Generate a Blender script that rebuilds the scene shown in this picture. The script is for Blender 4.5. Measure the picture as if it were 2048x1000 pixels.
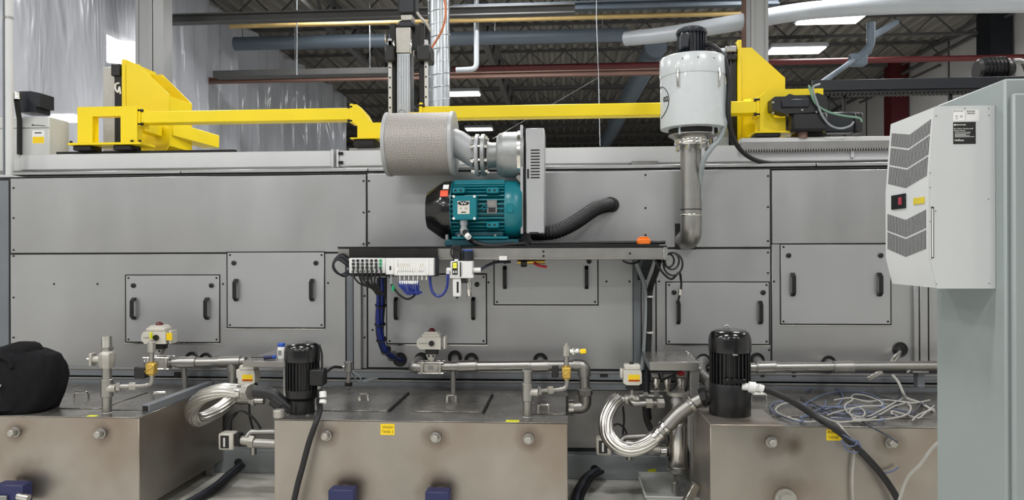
import bpy, bmesh, math, random
from mathutils import Vector, Matrix
random.seed(7)
scene = bpy.context.scene
for o in list(bpy.data.objects): bpy.data.objects.remove(o, do_unlink=True)
COL = scene.collection

# ------------------------------------------------------------------ camera
F = 1500.0; CZ = 1.63; YAW = 0.0715; ROLL = 0.0033; CX, CY = 1024.0, 503.0
_r = Vector((math.cos(YAW), math.sin(YAW), 0)); FWD = Vector((-math.sin(YAW), math.cos(YAW), 0)); _u = Vector((0, 0, 1))
RT = _r*math.cos(ROLL) - _u*math.sin(ROLL); UP = _u*math.cos(ROLL) + _r*math.sin(ROLL)
CAM = Vector((0, 0, CZ))
cd = bpy.data.cameras.new('camera'); cam = bpy.data.objects.new('camera', cd); COL.objects.link(cam)
cd.sensor_width = 36; cd.lens = F/2048*36; cd.shift_y = 3/2048; cd.clip_end = 200
m = Matrix((( RT.x, UP.x, -FWD.x, 0), (RT.y, UP.y, -FWD.y, 0), (RT.z, UP.z, -FWD.z, 0), (0, 0, 0, 1)))
m.translation = CAM; cam.matrix_world = m
scene.camera = cam

# ------------------------------------------------------------------ world and exposure
w = bpy.data.worlds.new('hall'); scene.world = w; w.use_nodes = True
bg = w.node_tree.nodes['Background']; bg.inputs[0].default_value = (0.97, 0.985, 1.0, 1); bg.inputs[1].default_value = 0.36
vs = scene.view_settings
vs.view_transform = 'Standard'; vs.look = 'None'; vs.gamma = 1; vs.use_curve_mapping = False
vs.exposure = -0.35

# ------------------------------------------------------------------ ceiling lamps, most added out of view for light (housings built with the hall)
LIGHTZ = 6.05
ADDED_LAMPS = [(-8.4, 2.0), (-5.2, 2.0), (-1.2, 2.0), (2.8, 2.0), (-8.4, -2.2), (-5.2, -2.2), (-1.2, -2.2), (2.8, -2.2), (6.6, -2.2),
         (-5.2, 6.6), (-0.6, 6.9), (2.8, 6.6), (6.6, 6.6), (-7.5, -6.5), (-3.5, -6.5), (2.5, -6.5)]  # unseen lamps, added to light the washer and tanks
def area(x, y, z, sx, sy, watts, col=(1, 0.995, 0.985)):
    l = bpy.data.lights.new('ceiling_lamp', 'AREA'); l.shape = 'RECTANGLE'; l.size = sx; l.size_y = sy; l.energy = watts; l.color = col
    o = bpy.data.objects.new('ceiling_lamp', l); COL.objects.link(o); o.location = (x, y, z)
    return o
LAMP_W = 125
HALL = [(5.05, 14.72), (5.08, 16.93), (-2.86, 20.81), (-3.1, 26.88)]
ADDED_LAMPS += [(-3.5, 11.6), (-1.0, 10.8), (3.2, 10.8), (7.2, 11.2)]  # more unseen lamps, added to brighten the curtain and hall background
for x, y in HALL: area(x, y, LIGHTZ-.045, 1.1, .5, 130)
for x, y in ADDED_LAMPS: area(x, y, LIGHTZ-0.045, 1.2, 0.5, LAMP_W)

# ------------------------------------------------------------------ photo pixel -> point on a real plane of the hall
def ray(px, py): return FWD + RT*((px-CX)/F) + UP*((CY-py)/F)
def P(px, py, Y):
    d = ray(px, py); return CAM + d*(Y/d.y)
def PZ(px, py, z):
    d = ray(px, py); return CAM + d*((z-CZ)/d.z)
def PX(px, py, X):
    d = ray(px, py); return CAM + d*(X/d.x)
def S(n, px, Y):
    return n*(Y/ray(px, CY).y)/F

# ------------------------------------------------------------------ mesh builder
class MB:
    def __init__(s): s.v = []; s.f = []
    def add(s, vs, fs):
        b = len(s.v); s.v += [Vector(q) for q in vs]; s.f += [tuple(b+i for i in f) for f in fs]; return s
    def box(s, a, b, c=0.0):
        x0, x1 = sorted((a[0], b[0])); y0, y1 = sorted((a[1], b[1])); z0, z1 = sorted((a[2], b[2]))
        c = min(c, (x1-x0)*.45, (y1-y0)*.45, (z1-z0)*.45)
        if c <= 0:
            return s.add([(x0,y0,z0),(x1,y0,z0),(x1,y1,z0),(x0,y1,z0),(x0,y0,z1),(x1,y0,z1),(x1,y1,z1),(x0,y1,z1)],
                         [(0,3,2,1),(4,5,6,7),(0,1,5,4),(1,2,6,5),(2,3,7,6),(3,0,4,7)])
        X = (x0, x1); Y = (y0, y1); Z = (z0, z1); vs = []; ix = {}
        for i in (0, 1):
            for j in (0, 1):
                for k in (0, 1):
                    p = (X[i], Y[j], Z[k]); d = (c if i == 0 else -c, c if j == 0 else -c, c if k == 0 else -c)
                    for ax in range(3):
                        q = [p[t] + (0 if t == ax else d[t]) for t in range(3)]
                        ix[(i,j,k,ax)] = len(vs); vs.append(q)
        fs = []
        for i in (0, 1):
            fs.append([ix[(i,0,0,0)], ix[(i,1,0,0)], ix[(i,1,1,0)], ix[(i,0,1,0)]])
            fs.append([ix[(0,i,0,1)], ix[(1,i,0,1)], ix[(1,i,1,1)], ix[(0,i,1,1)]])
            fs.append([ix[(0,0,i,2)], ix[(1,0,i,2)], ix[(1,1,i,2)], ix[(0,1,i,2)]])
            for j in (0, 1):
                fs.append([ix[(0,i,j,1)], ix[(1,i,j,1)], ix[(1,i,j,2)], ix[(0,i,j,2)]])
                fs.append([ix[(i,0,j,0)], ix[(i,1,j,0)], ix[(i,1,j,2)], ix[(i,0,j,2)]])
                fs.append([ix[(i,j,0,0)], ix[(i,j,1,0)], ix[(i,j,1,1)], ix[(i,j,0,1)]])
                for k in (0, 1):
                    fs.append([ix[(i,j,k,0)], ix[(i,j,k,1)], ix[(i,j,k,2)]])
        return s.add(vs, fs)
    def pbox(s, x0, y0, x1, y1, Yf, Yb, c=0.002):
        a = P(x0, (y0+y1)/2, Yf); b = P(x1, (y0+y1)/2, Yf); xm = (x0+x1)/2
        return s.box((a.x, Yf, P(xm, y1, Yf).z), (b.x, Yb, P(xm, y0, Yf).z), c)
    def obox(s, ctr, size, M, c=0.002):
        n = len(s.v); h = Vector(size)/2
        s.box(-h, h, c); ctr = Vector(ctr); M = M.to_3x3()
        for i in range(n, len(s.v)): s.v[i] = ctr + M @ s.v[i]
        return s
    def bar(s, p0, p1, wd, ht, c=0.002, up=(0, 0, 1)):
        p0 = Vector(p0); p1 = Vector(p1); d = p1-p0; L = d.length; d.normalize(); up = Vector(up)
        if abs(d.dot(up)) > .98: up = Vector((0, 1, 0))
        sd = d.cross(up).normalized(); u2 = sd.cross(d)
        M = Matrix((d, sd, u2)).transposed()
        return s.obox((p0+p1)/2, (L, wd, ht), M, c)
    def lathe(s, prof, org, ax=(0, 0, 1), n=24, cap=True, lobes=0, amp=0):
        org = Vector(org); ax = Vector(ax).normalized()
        e1 = ax.orthogonal().normalized() if abs(ax.z) < .9 else Vector((1, 0, 0)); e1 = (e1 - ax*e1.dot(ax)).normalized(); e2 = ax.cross(e1)
        vs = []; fs = []
        for r, h in prof:
            for k in range(n):
                t = 2*math.pi*k/n; rr = r*(1 + amp*math.cos(lobes*t)) if lobes else r
                vs.append(org + ax*h + (e1*math.cos(t) + e2*math.sin(t))*rr)
        for i in range(len(prof)-1):
            for k in range(n):
                fs.append((i*n+k, i*n+(k+1) % n, (i+1)*n+(k+1) % n, (i+1)*n+k))
        if cap:
            fs.append(tuple(range(n))[::-1]); fs.append(tuple((len(prof)-1)*n+k for k in range(n)))
        return s.add(vs, fs)
    def cyl(s, p0, p1, r, r1=None, n=20, c=0.0):
        p0 = Vector(p0); p1 = Vector(p1); L = (p1-p0).length; r1 = r if r1 is None else r1
        c = min(c, L*.4, r*.4, r1*.8 if r1 else 0)
        pr = [(r, 0), (r1, L)] if c <= 0 else [(r-c, 0), (r, c), (r1, L-c), (r1-c, L)]
        return s.lathe(pr, p0, p1-p0, n)
    def sph(s, ctr, r, sc=(1, 1, 1), n=16, mseg=9):
        vs = []; fs = []; ctr = Vector(ctr)
        for i in range(mseg+1):
            ph = math.pi*i/mseg - math.pi/2
            for k in range(n):
                t = 2*math.pi*k/n
                vs.append(ctr + Vector((math.cos(ph)*math.cos(t)*r*sc[0], math.cos(ph)*math.sin(t)*r*sc[1], math.sin(ph)*r*sc[2])))
        for i in range(mseg):
            for k in range(n): fs.append((i*n+k, i*n+(k+1) % n, (i+1)*n+(k+1) % n, (i+1)*n+k))
        return s.add(vs, fs)
    def tube(s, pts, r, n=8, closed=False, rf=None, lobes=0, amp=0.0, twist=0.0):
        pts = [Vector(p) for p in pts]; N = len(pts); vs = []; fs = []
        T = []
        for i in range(N):
            a = pts[(i-1) % N] if (closed or i > 0) else pts[0]; b = pts[(i+1) % N] if (closed or i < N-1) else pts[-1]
            t = (b-a); T.append(t.normalized() if t.length > 1e-9 else Vector((0, 0, 1)))
        nrm = T[0].orthogonal().normalized(); L = 0
        for i in range(N):
            if i: L += (pts[i]-pts[i-1]).length
            nrm = (nrm - T[i]*nrm.dot(T[i]))
            nrm = nrm.normalized() if nrm.length > 1e-6 else T[i].orthogonal().normalized()
            bn = T[i].cross(nrm)
            for k in range(n):
                t = 2*math.pi*k/n; rr = r*(rf(i, L) if rf else 1)
                if lobes: rr *= 1 + amp*math.cos(lobes*t)
                vs.append(pts[i] + (nrm*math.cos(t+twist*L) + bn*math.sin(t+twist*L))*rr)
        for i in range(N-1 + (1 if closed else 0)):
            j = (i+1) % N
            for k in range(n): fs.append((i*n+k, i*n+(k+1) % n, j*n+(k+1) % n, j*n+k))
        if not closed:
            fs.append(tuple(range(n))[::-1]); fs.append(tuple((N-1)*n+k for k in range(n)))
        return s.add(vs, fs)
    def prism(s, poly, axis, a, b):
        mk = {'y': lambda p, t: (p[0], t, p[1]), 'x': lambda p, t: (t, p[0], p[1]), 'z': lambda p, t: (p[0], p[1], t)}[axis]
        n = len(poly); vs = [mk(p, a) for p in poly] + [mk(p, b) for p in poly]
        fs = [tuple(range(n)), tuple(range(n, 2*n))[::-1]] + [(i, (i+1) % n, n+(i+1) % n, n+i) for i in range(n)]
        return s.add(vs, fs)
    def ring(s, ctr, ax, R, r, n=24, k=8):
        ctr = Vector(ctr); ax = Vector(ax).normalized(); e1 = ax.orthogonal().normalized(); e2 = ax.cross(e1)
        return s.tube([ctr + (e1*math.cos(2*math.pi*i/n) + e2*math.sin(2*math.pi*i/n))*R for i in range(n)], r, k, closed=True)
    def bolts(s, ctr, ax, R, r, h, cnt=8, n=6, ph=0.2):
        ctr = Vector(ctr); ax = Vector(ax).normalized(); e1 = ax.orthogonal().normalized(); e2 = ax.cross(e1)
        for i in range(cnt):
            t = 2*math.pi*i/cnt + ph; c = ctr + (e1*math.cos(t)+e2*math.sin(t))*R
            s.cyl(c - ax*h/2, c + ax*h/2, r, n=n)
        return s

def cat(pts, k=8, closed=False):
    pts = [Vector(p) for p in pts]; N = len(pts); out = []
    for i in range(N if closed else N-1):
        p1 = pts[i]; p2 = pts[(i+1) % N]
        p0 = pts[(i-1) % N] if (closed or i > 0) else p1*2-p2
        p3 = pts[(i+2) % N] if (closed or i < N-2) else p2*2-p1
        for j in range(k):
            t = j/k
            out.append(0.5*((2*p1) + (p2-p0)*t + (2*p0-5*p1+4*p2-p3)*t*t + (3*p1-p0-3*p2+p3)*t**3))
    if not closed: out.append(pts[-1])
    return out
def rnd(pts, r, k=6):
    pts = [Vector(p) for p in pts]; out = [pts[0]]
    for i in range(1, len(pts)-1):
        a = pts[i-1]-pts[i]; b = pts[i+1]-pts[i]; d = min(r, a.length*.49, b.length*.49)
        A = pts[i]+a.normalized()*d; B = pts[i]+b.normalized()*d
        for j in range(k+1):
            t = j/k; out.append(A*(1-t)**2 + pts[i]*2*t*(1-t) + B*t*t)
    out.append(pts[-1]); return out
def resample(pts, step):
    out = [pts[0]]; acc = 0
    for i in range(1, len(pts)):
        a, b = pts[i-1], pts[i]; L = (b-a).length
        if L < 1e-9: continue
        d = step-acc
        while d <= L:
            out.append(a+(b-a)*(d/L)); d += step
        acc = (acc+L) % step
    return out

# ------------------------------------------------------------------ objects
WL = {}
def place(o, world, parent):
    COL.objects.link(o); base = WL[parent.name] if parent else Vector((0, 0, 0))
    o.parent = parent; o.location = Vector(world) - base; WL[o.name] = Vector(world)
def finish(mb, mat, sharp=38, name='mesh'):
    me = bpy.data.meshes.new(name); me.from_pydata([tuple(v) for v in mb.v], [], mb.f)
    bm = bmesh.new(); bm.from_mesh(me); bmesh.ops.recalc_face_normals(bm, faces=bm.faces); bm.to_mesh(me); bm.free()
    me.materials.append(MAT[mat] if isinstance(mat, str) else mat)
    me.polygons.foreach_set('use_smooth', [True]*len(me.polygons)); me.set_sharp_from_angle(angle=math.radians(sharp))
    return me
def part(name, mb, mat, parent=None, label=None, kind=None, sharp=38):
    lo = Vector((min(v.x for v in mb.v), min(v.y for v in mb.v), min(v.z for v in mb.v)))
    hi = Vector((max(v.x for v in mb.v), max(v.y for v in mb.v), max(v.z for v in mb.v)))
    c = (lo+hi)/2
    if parent is None: c.z = lo.z
    mb.v = [v-c for v in mb.v]
    o = bpy.data.objects.new(name, finish(mb, mat, sharp, name)); place(o, c, parent)
    if label: o['label'] = label
    if kind: o['kind'] = kind
    return o
def thing(name, label, cat_, loc, group=None):
    o = bpy.data.objects.new(name, None); o.empty_display_size = .05; place(o, loc, None)
    o['label'] = label; o['category'] = cat_
    if group: o['group'] = group
    return o
def solo(name, mb, mat, label, cat_, group=None, sharp=38):
    o = part(name, mb, mat, None, label, None, sharp); o['category'] = cat_
    if group: o['group'] = group
    return o
def struct(name, mb, mat, parent=None, label=None, sharp=38):
    o = part(name, mb, mat, parent, label, None if parent else 'structure', sharp); return o
def inst(name, src, world, parent):
    o = src.copy(); o.name = name
    for k in list(o.keys()): del o[k]
    place(o, world, parent); return o
PROTO = {}
def rep(name, key, maker, mat, world, parent, sharp=38):
    """shared mesh for alike small pieces; maker() builds it around the origin"""
    if key not in PROTO: PROTO[key] = finish(maker(), mat, sharp, name)
    o = bpy.data.objects.new(name, PROTO[key]); place(o, world, parent); return o
def dup(root, delta, label=None):
    r = root.copy(); COL.objects.link(r); r.location = root.location + Vector(delta); WL[r.name] = r.location.copy()
    if label: r['label'] = label
    for ch in list(root.children):
        c = ch.copy(); COL.objects.link(c); c.parent = r; WL[c.name] = r.location + c.location
        for g in list(ch.children):
            d = g.copy(); COL.objects.link(d); d.parent = c; WL[d.name] = WL[c.name] + d.location
    return r
def text(body, world, h, mat, parent, name='lettering', wmax=None, M=None, label=None, bold=0.0):
    cu = bpy.data.curves.new('t', 'FONT'); cu.body = body; cu.align_x = 'CENTER'; cu.align_y = 'CENTER'; cu.size = 1; cu.extrude = 0.01; cu.resolution_u = 2; cu.offset = bold
    to = bpy.data.objects.new('t', cu); COL.objects.link(to)
    dg = bpy.context.evaluated_depsgraph_get(); me = bpy.data.meshes.new_from_object(to.evaluated_get(dg)); bpy.data.objects.remove(to)
    ys = [v.co.y for v in me.vertices]; xs = [v.co.x for v in me.vertices]
    sc = h/max(1e-6, max(ys)-min(ys)); sx = sc
    if wmax: sx = wmax/max(1e-6, max(xs)-min(xs))
    cxx = (max(xs)+min(xs))/2; cyy = (max(ys)+min(ys))/2
    M = M or Matrix.Rotation(math.pi/2, 3, 'X')
    for v in me.vertices: v.co = M @ Vector(((v.co.x-cxx)*sx, (v.co.y-cyy)*sc, v.co.z*0.02))
    me.materials.clear(); me.materials.append(MAT[mat])
    o = bpy.data.objects.new(name, me); place(o, world, parent)
    if label: o['label'] = label
    return o

# ------------------------------------------------------------------ materials
MAT = {}
def lin(c): return tuple((x/255/12.92 if x/255 <= .04045 else ((x/255+.055)/1.055)**2.4) for x in c)
def mat(name, rgb, rough=.5, metal=0.0, var=0.08, scale=6.0, stretch=(1, 1, 1), bump=0.0, bscale=40, rvar=0.1, spec=.5, coat=0, tint=None, tscale=2.0, tamt=.5, emit=0):
    m = bpy.data.materials.new(name); m.use_nodes = True; nt = m.node_tree; b = nt.nodes['Principled BSDF']
    c = lin(rgb); N = nt.nodes.new; L = nt.links.new
    tc = N('ShaderNodeTexCoord'); mp = N('ShaderNodeMapping'); mp.inputs['Scale'].default_value = stretch; L(tc.outputs['Object'], mp.inputs[0])
    nz = N('ShaderNodeTexNoise'); nz.inputs['Scale'].default_value = scale; nz.inputs['Detail'].default_value = 5; L(mp.outputs[0], nz.inputs[0])
    rp = N('ShaderNodeValToRGB'); e = rp.color_ramp.elements
    e[0].position = .3; e[1].position = .7
    e[0].color = tuple(x*(1-var) for x in c)+(1,); e[1].color = tuple(min(1, x*(1+var)) for x in c)+(1,)
    L(nz.outputs[0], rp.inputs[0]); out = rp.outputs[0]
    if tint:
        n2 = N('ShaderNodeTexNoise'); n2.inputs['Scale'].default_value = tscale; n2.inputs['Detail'].default_value = 3; L(tc.outputs['Object'], n2.inputs[0])
        r2 = N('ShaderNodeMapRange'); r2.inputs[1].default_value = .45; r2.inputs[2].default_value = .75; r2.inputs[4].default_value = tamt; L(n2.outputs[0], r2.inputs[0])
        mx = N('ShaderNodeMix'); mx.data_type = 'RGBA'; mx.inputs[7].default_value = lin(tint)+(1,); L(r2.outputs[0], mx.inputs[0]); L(out, mx.inputs[6]); out = mx.outputs[2]
    L(out, b.inputs['Base Color'])
    mr = N('ShaderNodeMapRange'); mr.inputs[3].default_value = max(.02, rough-rvar); mr.inputs[4].default_value = min(1, rough+rvar); L(nz.outputs[0], mr.inputs[0]); L(mr.outputs[0], b.inputs['Roughness'])
    b.inputs['Metallic'].default_value = metal; b.inputs['Specular IOR Level'].default_value = spec; b.inputs['Coat Weight'].default_value = coat
    if bump:
        n3 = N('ShaderNodeTexNoise'); n3.inputs['Scale'].default_value = bscale; L(mp.outputs[0], n3.inputs[0])
        bp = N('ShaderNodeBump'); bp.inputs['Strength'].default_value = bump; bp.inputs['Distance'].default_value = .01; L(n3.outputs[0], bp.inputs['Height']); L(bp.outputs[0], b.inputs['Normal'])
    if emit:
        b.inputs['Emission Color'].default_value = c+(1,); b.inputs['Emission Strength'].default_value = emit
    MAT[name] = m; return m
mat('panel_steel', (177, 178, 179), .40, .88, .05, 2.6, (1, 1, .3), rvar=.09, tint=(157, 155, 153), tscale=.8, tamt=.7, bump=.03, bscale=2.0)
mat('door_steel', (183, 184, 186), .42, .85, .04, 2.0, (1, 1, .4), rvar=.07, bump=.03, bscale=2.0)
mat('tank_steel', (164, 158, 150), .38, .85, .12, 2.4, (1, 1, .6), rvar=.1, tint=(140, 124, 110), tscale=1.7, tamt=.8, bump=.03, bscale=3)
mat('tank_top', (158, 155, 150), .27, .85, .16, 5, (1, 1, 1), rvar=.15, tint=(110, 104, 98), tscale=3.5, tamt=.7)
mat('dull_steel', (150, 149, 147), .45, .85, .07, 8, rvar=.1)
mat('pipe_steel', (160, 158, 154), .37, .95, .05, 14, rvar=.05)
mat('cast_steel', (178, 175, 168), .5, .8, .08, 30, bump=.08, bscale=120)
mat('bright_steel', (212, 210, 205), .18, 1.0, .05, 20, rvar=.06)
mat('galvanised', (176, 182, 186), .3, .9, .12, 9, (1, 1, .4), rvar=.12)
mat('rail_paint', (112, 116, 120), .5, .1, .06, 4)
mat('post_paint', (112, 117, 122), .5, .1, .06, 4)
mat('dark_core', (38, 38, 40), .7)
mat('seam_black', (16, 16, 17), .7)
mat('black_plastic', (24, 24, 26), .45, 0, .1, 20)
mat('black_gloss', (11, 11, 13), .2, 0, .1, 6, rvar=.05, coat=.3)
mat('black_satin', (17, 17, 19), .38, 0, .1, 20)
mat('rubber', (22, 22, 24), .55, 0, .15, 30)
mat('black_steel', (34, 33, 33), .42, .4, .15, 12)
mat('fabric_black', (21, 21, 24), .9, 0, .25, 30, bump=.5, bscale=260, spec=.2)
mat('yellow', (240, 212, 8), .36, 0, .03, 3, rvar=.05)
mat('gantry_white', (204, 205, 206), .42, 0, .03, 3)
mat('cream_grey', (196, 198, 196), .45, 0, .03, 6)
mat('column_white', (158, 159, 160), .55, 0, .05, 2)
mat('teal', (12, 112, 124), .33, 0, .08, 8, rvar=.08)
mat('teal_dark', (8, 70, 82), .4, 0, .1, 8)
mat('guard_grey', (166, 168, 170), .42, .1, .03, 8)
mat('blower_cast', (150, 152, 152), .45, .6, .08, 25, bump=.06, bscale=150)
mat('canister', (200, 206, 208), .28, 0, .008, 4, rvar=.04, coat=.2)
mat('motor_navy', (24, 28, 36), .4, 0, .1, 12)
mat('cabinet_grey', (140, 149, 149), .5, 0, .03, 3)
mat('ac_grey', (196, 199, 200), .5, 0, .02, 4)
mat('white_plastic', (222, 222, 220), .4, 0, .03, 20)
mat('white_matte', (232, 232, 230), .6, 0, .02, 20)
mat('actuator', (206, 202, 192), .42, 0, .04, 20)
mat('label_yellow', (240, 204, 20), .5, 0, .03, 20)
mat('sticker_yellow', (214, 214, 40), .5, 0, .04, 20)
mat('caution_yellow', (204, 184, 48), .5)
mat('print_black', (18, 18, 18), .6)
mat('print_white', (235, 235, 235), .6)
mat('red', (170, 26, 34), .4)
mat('red_dark', (92, 22, 26), .3)
mat('red_paint', (86, 22, 26), .55, 0, .12, 4)
mat('orange', (240, 120, 30), .4)
mat('orange_red', (226, 78, 40), .5)
mat('brass', (206, 172, 88), .34, .8, .08, 30)
mat('blue_tube', (24, 44, 122), .35, 0, .2, 20)
mat('blue_box', (34, 40, 84), .45, 0, .06, 10)
mat('blue_bright', (36, 78, 170), .4)
mat('blue_cable', (88, 100, 128), .45, 0, .08, 20)
mat('grey_cable', (164, 162, 156), .5, 0, .06, 20)
mat('dark_cable', (60, 64, 74), .5, 0, .06, 20)
mat('conduit_grey', (142, 150, 152), .45, 0, .05, 20)
mat('green', (30, 150, 100), .4)
mat('pale_green', (112, 150, 128), .5)
mat('beam_paint', (150, 156, 158), .5, .1, .06, 4)
mat('rust_orange', (168, 96, 58), .5)
mat('concrete', (214, 212, 204), .6, 0, .12, 1.6, bump=.05, bscale=20, tint=(176, 174, 168), tscale=1.1, tamt=.7)
mat('duct_blue', (98, 110, 122), .5, .2, .06, 3)
mat('duct_white', (176, 182, 188), .45, .1, .05, 3)
mat('deck', (140, 137, 131), .6, .1, .1, 1.5)
mat('joist', (88, 88, 88), .6, .1, .1, 3)
mat('brown_steel', (122, 92, 80), .55, .1, .12, 3)
mat('wall_white', (206, 206, 206), .7, 0, .04, 1)
mat('wall_far', (70, 68, 68), .8, 0, .15, 1)
mat('gas_pipe', (176, 150, 96), .5, 0, .08, 6)
mat('tub', (186, 188, 186), .5, 0, .04, 10)
mat('foil_tan', (170, 150, 124), .6)
def glass_dark(name, rgb):
    m = mat(name, rgb, .12, 0, .02, 5, rvar=.02); return m
glass_dark('display', (14, 14, 16)); glass_dark('red_glow', (150, 40, 60))
def perforated():
    m = bpy.data.materials.new('perforated'); m.use_nodes = True; nt = m.node_tree; b = nt.nodes['Principled BSDF']; N = nt.nodes.new; L = nt.links.new
    tc = N('ShaderNodeTexCoord'); sp = N('ShaderNodeSeparateXYZ'); L(tc.outputs['Object'], sp.inputs[0])
    at = N('ShaderNodeMath'); at.operation = 'ARCTAN2'; L(sp.outputs[1], at.inputs[0]); L(sp.outputs[2], at.inputs[1])
    ml = N('ShaderNodeMath'); ml.operation = 'MULTIPLY'; ml.inputs[1].default_value = .222; L(at.outputs[0], ml.inputs[0])
    cb = N('ShaderNodeCombineXYZ'); L(sp.outputs[0], cb.inputs[0]); L(ml.outputs[0], cb.inputs[1])
    vo = N('ShaderNodeTexVoronoi'); vo.voronoi_dimensions = '2D'; vo.inputs['Scale'].default_value = 120; vo.inputs['Randomness'].default_value = .25; L(cb.outputs[0], vo.inputs['Vector'])
    rp = N('ShaderNodeValToRGB'); e = rp.color_ramp.elements; e[0].position = .30; e[1].position = .42; e[0].color = lin((92, 88, 84))+(1,); e[1].color = lin((186, 182, 177))+(1,)
    L(vo.outputs['Distance'], rp.inputs[0]); L(rp.outputs[0], b.inputs['Base Color'])
    bp = N('ShaderNodeBump'); bp.inputs['Strength'].default_value = .4; bp.inputs['Distance'].default_value = .004; L(vo.outputs['Distance'], bp.inputs['Height']); L(bp.outputs[0], b.inputs['Normal'])
    b.inputs['Metallic'].default_value = .35; b.inputs['Roughness'].default_value = .5; MAT['perforated'] = m
perforated()
def plastic_sheet():
    m = bpy.data.materials.new('plastic_sheet'); m.use_nodes = True; nt = m.node_tree; N = nt.nodes.new; L = nt.links.new
    out = nt.nodes['Material Output']; b = nt.nodes['Principled BSDF']
    b.inputs['Base Color'].default_value = lin((222, 226, 236))+(1,); b.inputs['Roughness'].default_value = .22; b.inputs['Specular IOR Level'].default_value = .8
    tr = N('ShaderNodeBsdfTransparent'); tr.inputs[0].default_value = (.9, .92, .95, 1); tl = N('ShaderNodeBsdfTranslucent'); tl.inputs[0].default_value = (.8, .82, .88, 1)
    m1 = N('ShaderNodeMixShader'); m1.inputs[0].default_value = .45; L(b.outputs[0], m1.inputs[1]); L(tl.outputs[0], m1.inputs[2])
    m2 = N('ShaderNodeMixShader'); m2.inputs[0].default_value = .10; L(m1.outputs[0], m2.inputs[1]); L(tr.outputs[0], m2.inputs[2])
    tc = N('ShaderNodeTexCoord'); nz = N('ShaderNodeTexNoise'); mp = N('ShaderNodeMapping'); mp.inputs['Scale'].default_value = (1, 1.5, .3); mp.inputs['Rotation'].default_value = (.42, 0, 0)
    L(tc.outputs['Object'], mp.inputs[0]); L(mp.outputs[0], nz.inputs[0]); nz.inputs['Scale'].default_value = 1.3; nz.inputs['Detail'].default_value = 3; nz.inputs['Roughness'].default_value = .55; nz.inputs['Distortion'].default_value = .6
    bp = N('ShaderNodeBump'); bp.inputs['Strength'].default_value = 1.0; bp.inputs['Distance'].default_value = .14; L(nz.outputs[0], bp.inputs['Height']); L(bp.outputs[0], b.inputs['Normal']); L(bp.outputs[0], tl.inputs['Normal'])
    L(m2.outputs[0], out.inputs[0]); MAT['plastic_sheet'] = m
plastic_sheet()
def emitter(name, rgb, s):
    m = bpy.data.materials.new(name); m.use_nodes = True; b = m.node_tree.nodes['Principled BSDF']
    b.inputs['Base Color'].default_value = lin(rgb)+(1,); b.inputs['Emission Color'].default_value = lin(rgb)+(1,); b.inputs['Emission Strength'].default_value = s; MAT[name] = m
emitter('lamp_glow', (255, 253, 250), 6.0); emitter('flood_glow', (255, 253, 250), 26.0); emitter('lcd_glow', (220, 220, 70), .7); emitter('led_red', (150, 40, 60), .15)

# ================================================================== the hall
YM = 5.45
struct('floor', MB().box((-11, -10, -.1), (10, 43, 0)), 'concrete')
struct('wall_right', MB().box((9.5, -10, 0), (9.7, 43, 6.9)), 'wall_white')
struct('wall_back', MB().box((-11, 42.6, 0), (9.5, 42.8, 6.9)), 'wall_far')
struct('wall_left', MB().box((-11.2, -10, 0), (-11, 43, 6.9)), 'wall_white')
ceil = struct('ceiling', MB().box((-11, -10, 6.98), (9.7, 43, 7.1)), 'deck')
mb = MB(); x = -10.9
prof = []
while x < 9.4:
    prof += [(x, 6.86), (x+.10, 6.86), (x+.14, 6.96), (x+.26, 6.96)]; x += .30
prof = prof + [(9.45, 6.975), (-10.95, 6.975)]
struct('roof_deck', mb.prism(prof, 'y', -9.5, 42.5), 'deck', ceil)
def joist():
    m = MB(); m.box((-10.8, -.04, .40), (9.3, .04, .46)); m.box((-10.8, -.04, -.03), (9.3, .04, .03))
    x = -10.8; k = 0
    while x < 9.2:
        m.bar((x, 0, 0 if k % 2 else .42), (x+.45, 0, .42 if k % 2 else 0), .03, .03, 0); x += .45; k += 1
    return m
for i in range(14):
    rep('joist', 'joist', joist, 'joist', (0, 10.2+i*2.3, 6.38), ceil)
def girder():
    m = MB(); m.box((-.06, -10, .5), (.06, 22, .58)); m.box((-.06, -10, -.04), (.06, 22, .04)); y = -10; k = 0
    while y < 21.5:
        m.bar((0, y, 0 if k % 2 else .54), (0, y+.7, .54 if k % 2 else 0), .05, .05, 0); y += .7; k += 1
    return m
for gx in (-4.4, -1.6): rep('girder', 'girder', girder, 'joist', (gx, 20, 5.82), ceil)

# columns
def column(n, px0, px1, Y, m_, y2=None):
    a = P(px0, 150, Y); b = P(px1, 150, Y); w_ = b.x-a.x
    q = MB().box((a.x, Y, 0), (a.x+w_*.18, Y+.3, 6.86)); q.box((b.x-w_*.18, Y, 0), (b.x, Y+.3, 6.86)); q.box((a.x, Y+.02, 0), (b.x, Y+.04, 6.86), 0)
    return struct(n, q, m_)
column('trim_1', 271, 303, 9.6, 'column_white'); column('trim_2', 304, 323, 10.3, 'column_white')
column('trim_3', 1503, 1537, 10.5, 'column_white'); column('trim_4', 1493, 1502, 11.2, 'brown_steel')
a = PX(1790, 150, 9.2); struct('trim_5', MB().box((9.0, a.y-.25, 0), (9.45, a.y+.25, 6.86)), 'red_paint')
a = PX(1945, 120, 9.1); struct('trim_6', MB().box((9.0, a.y-.9, 0), (9.45, a.y-.35, 6.86)), 'motor_navy')
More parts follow.
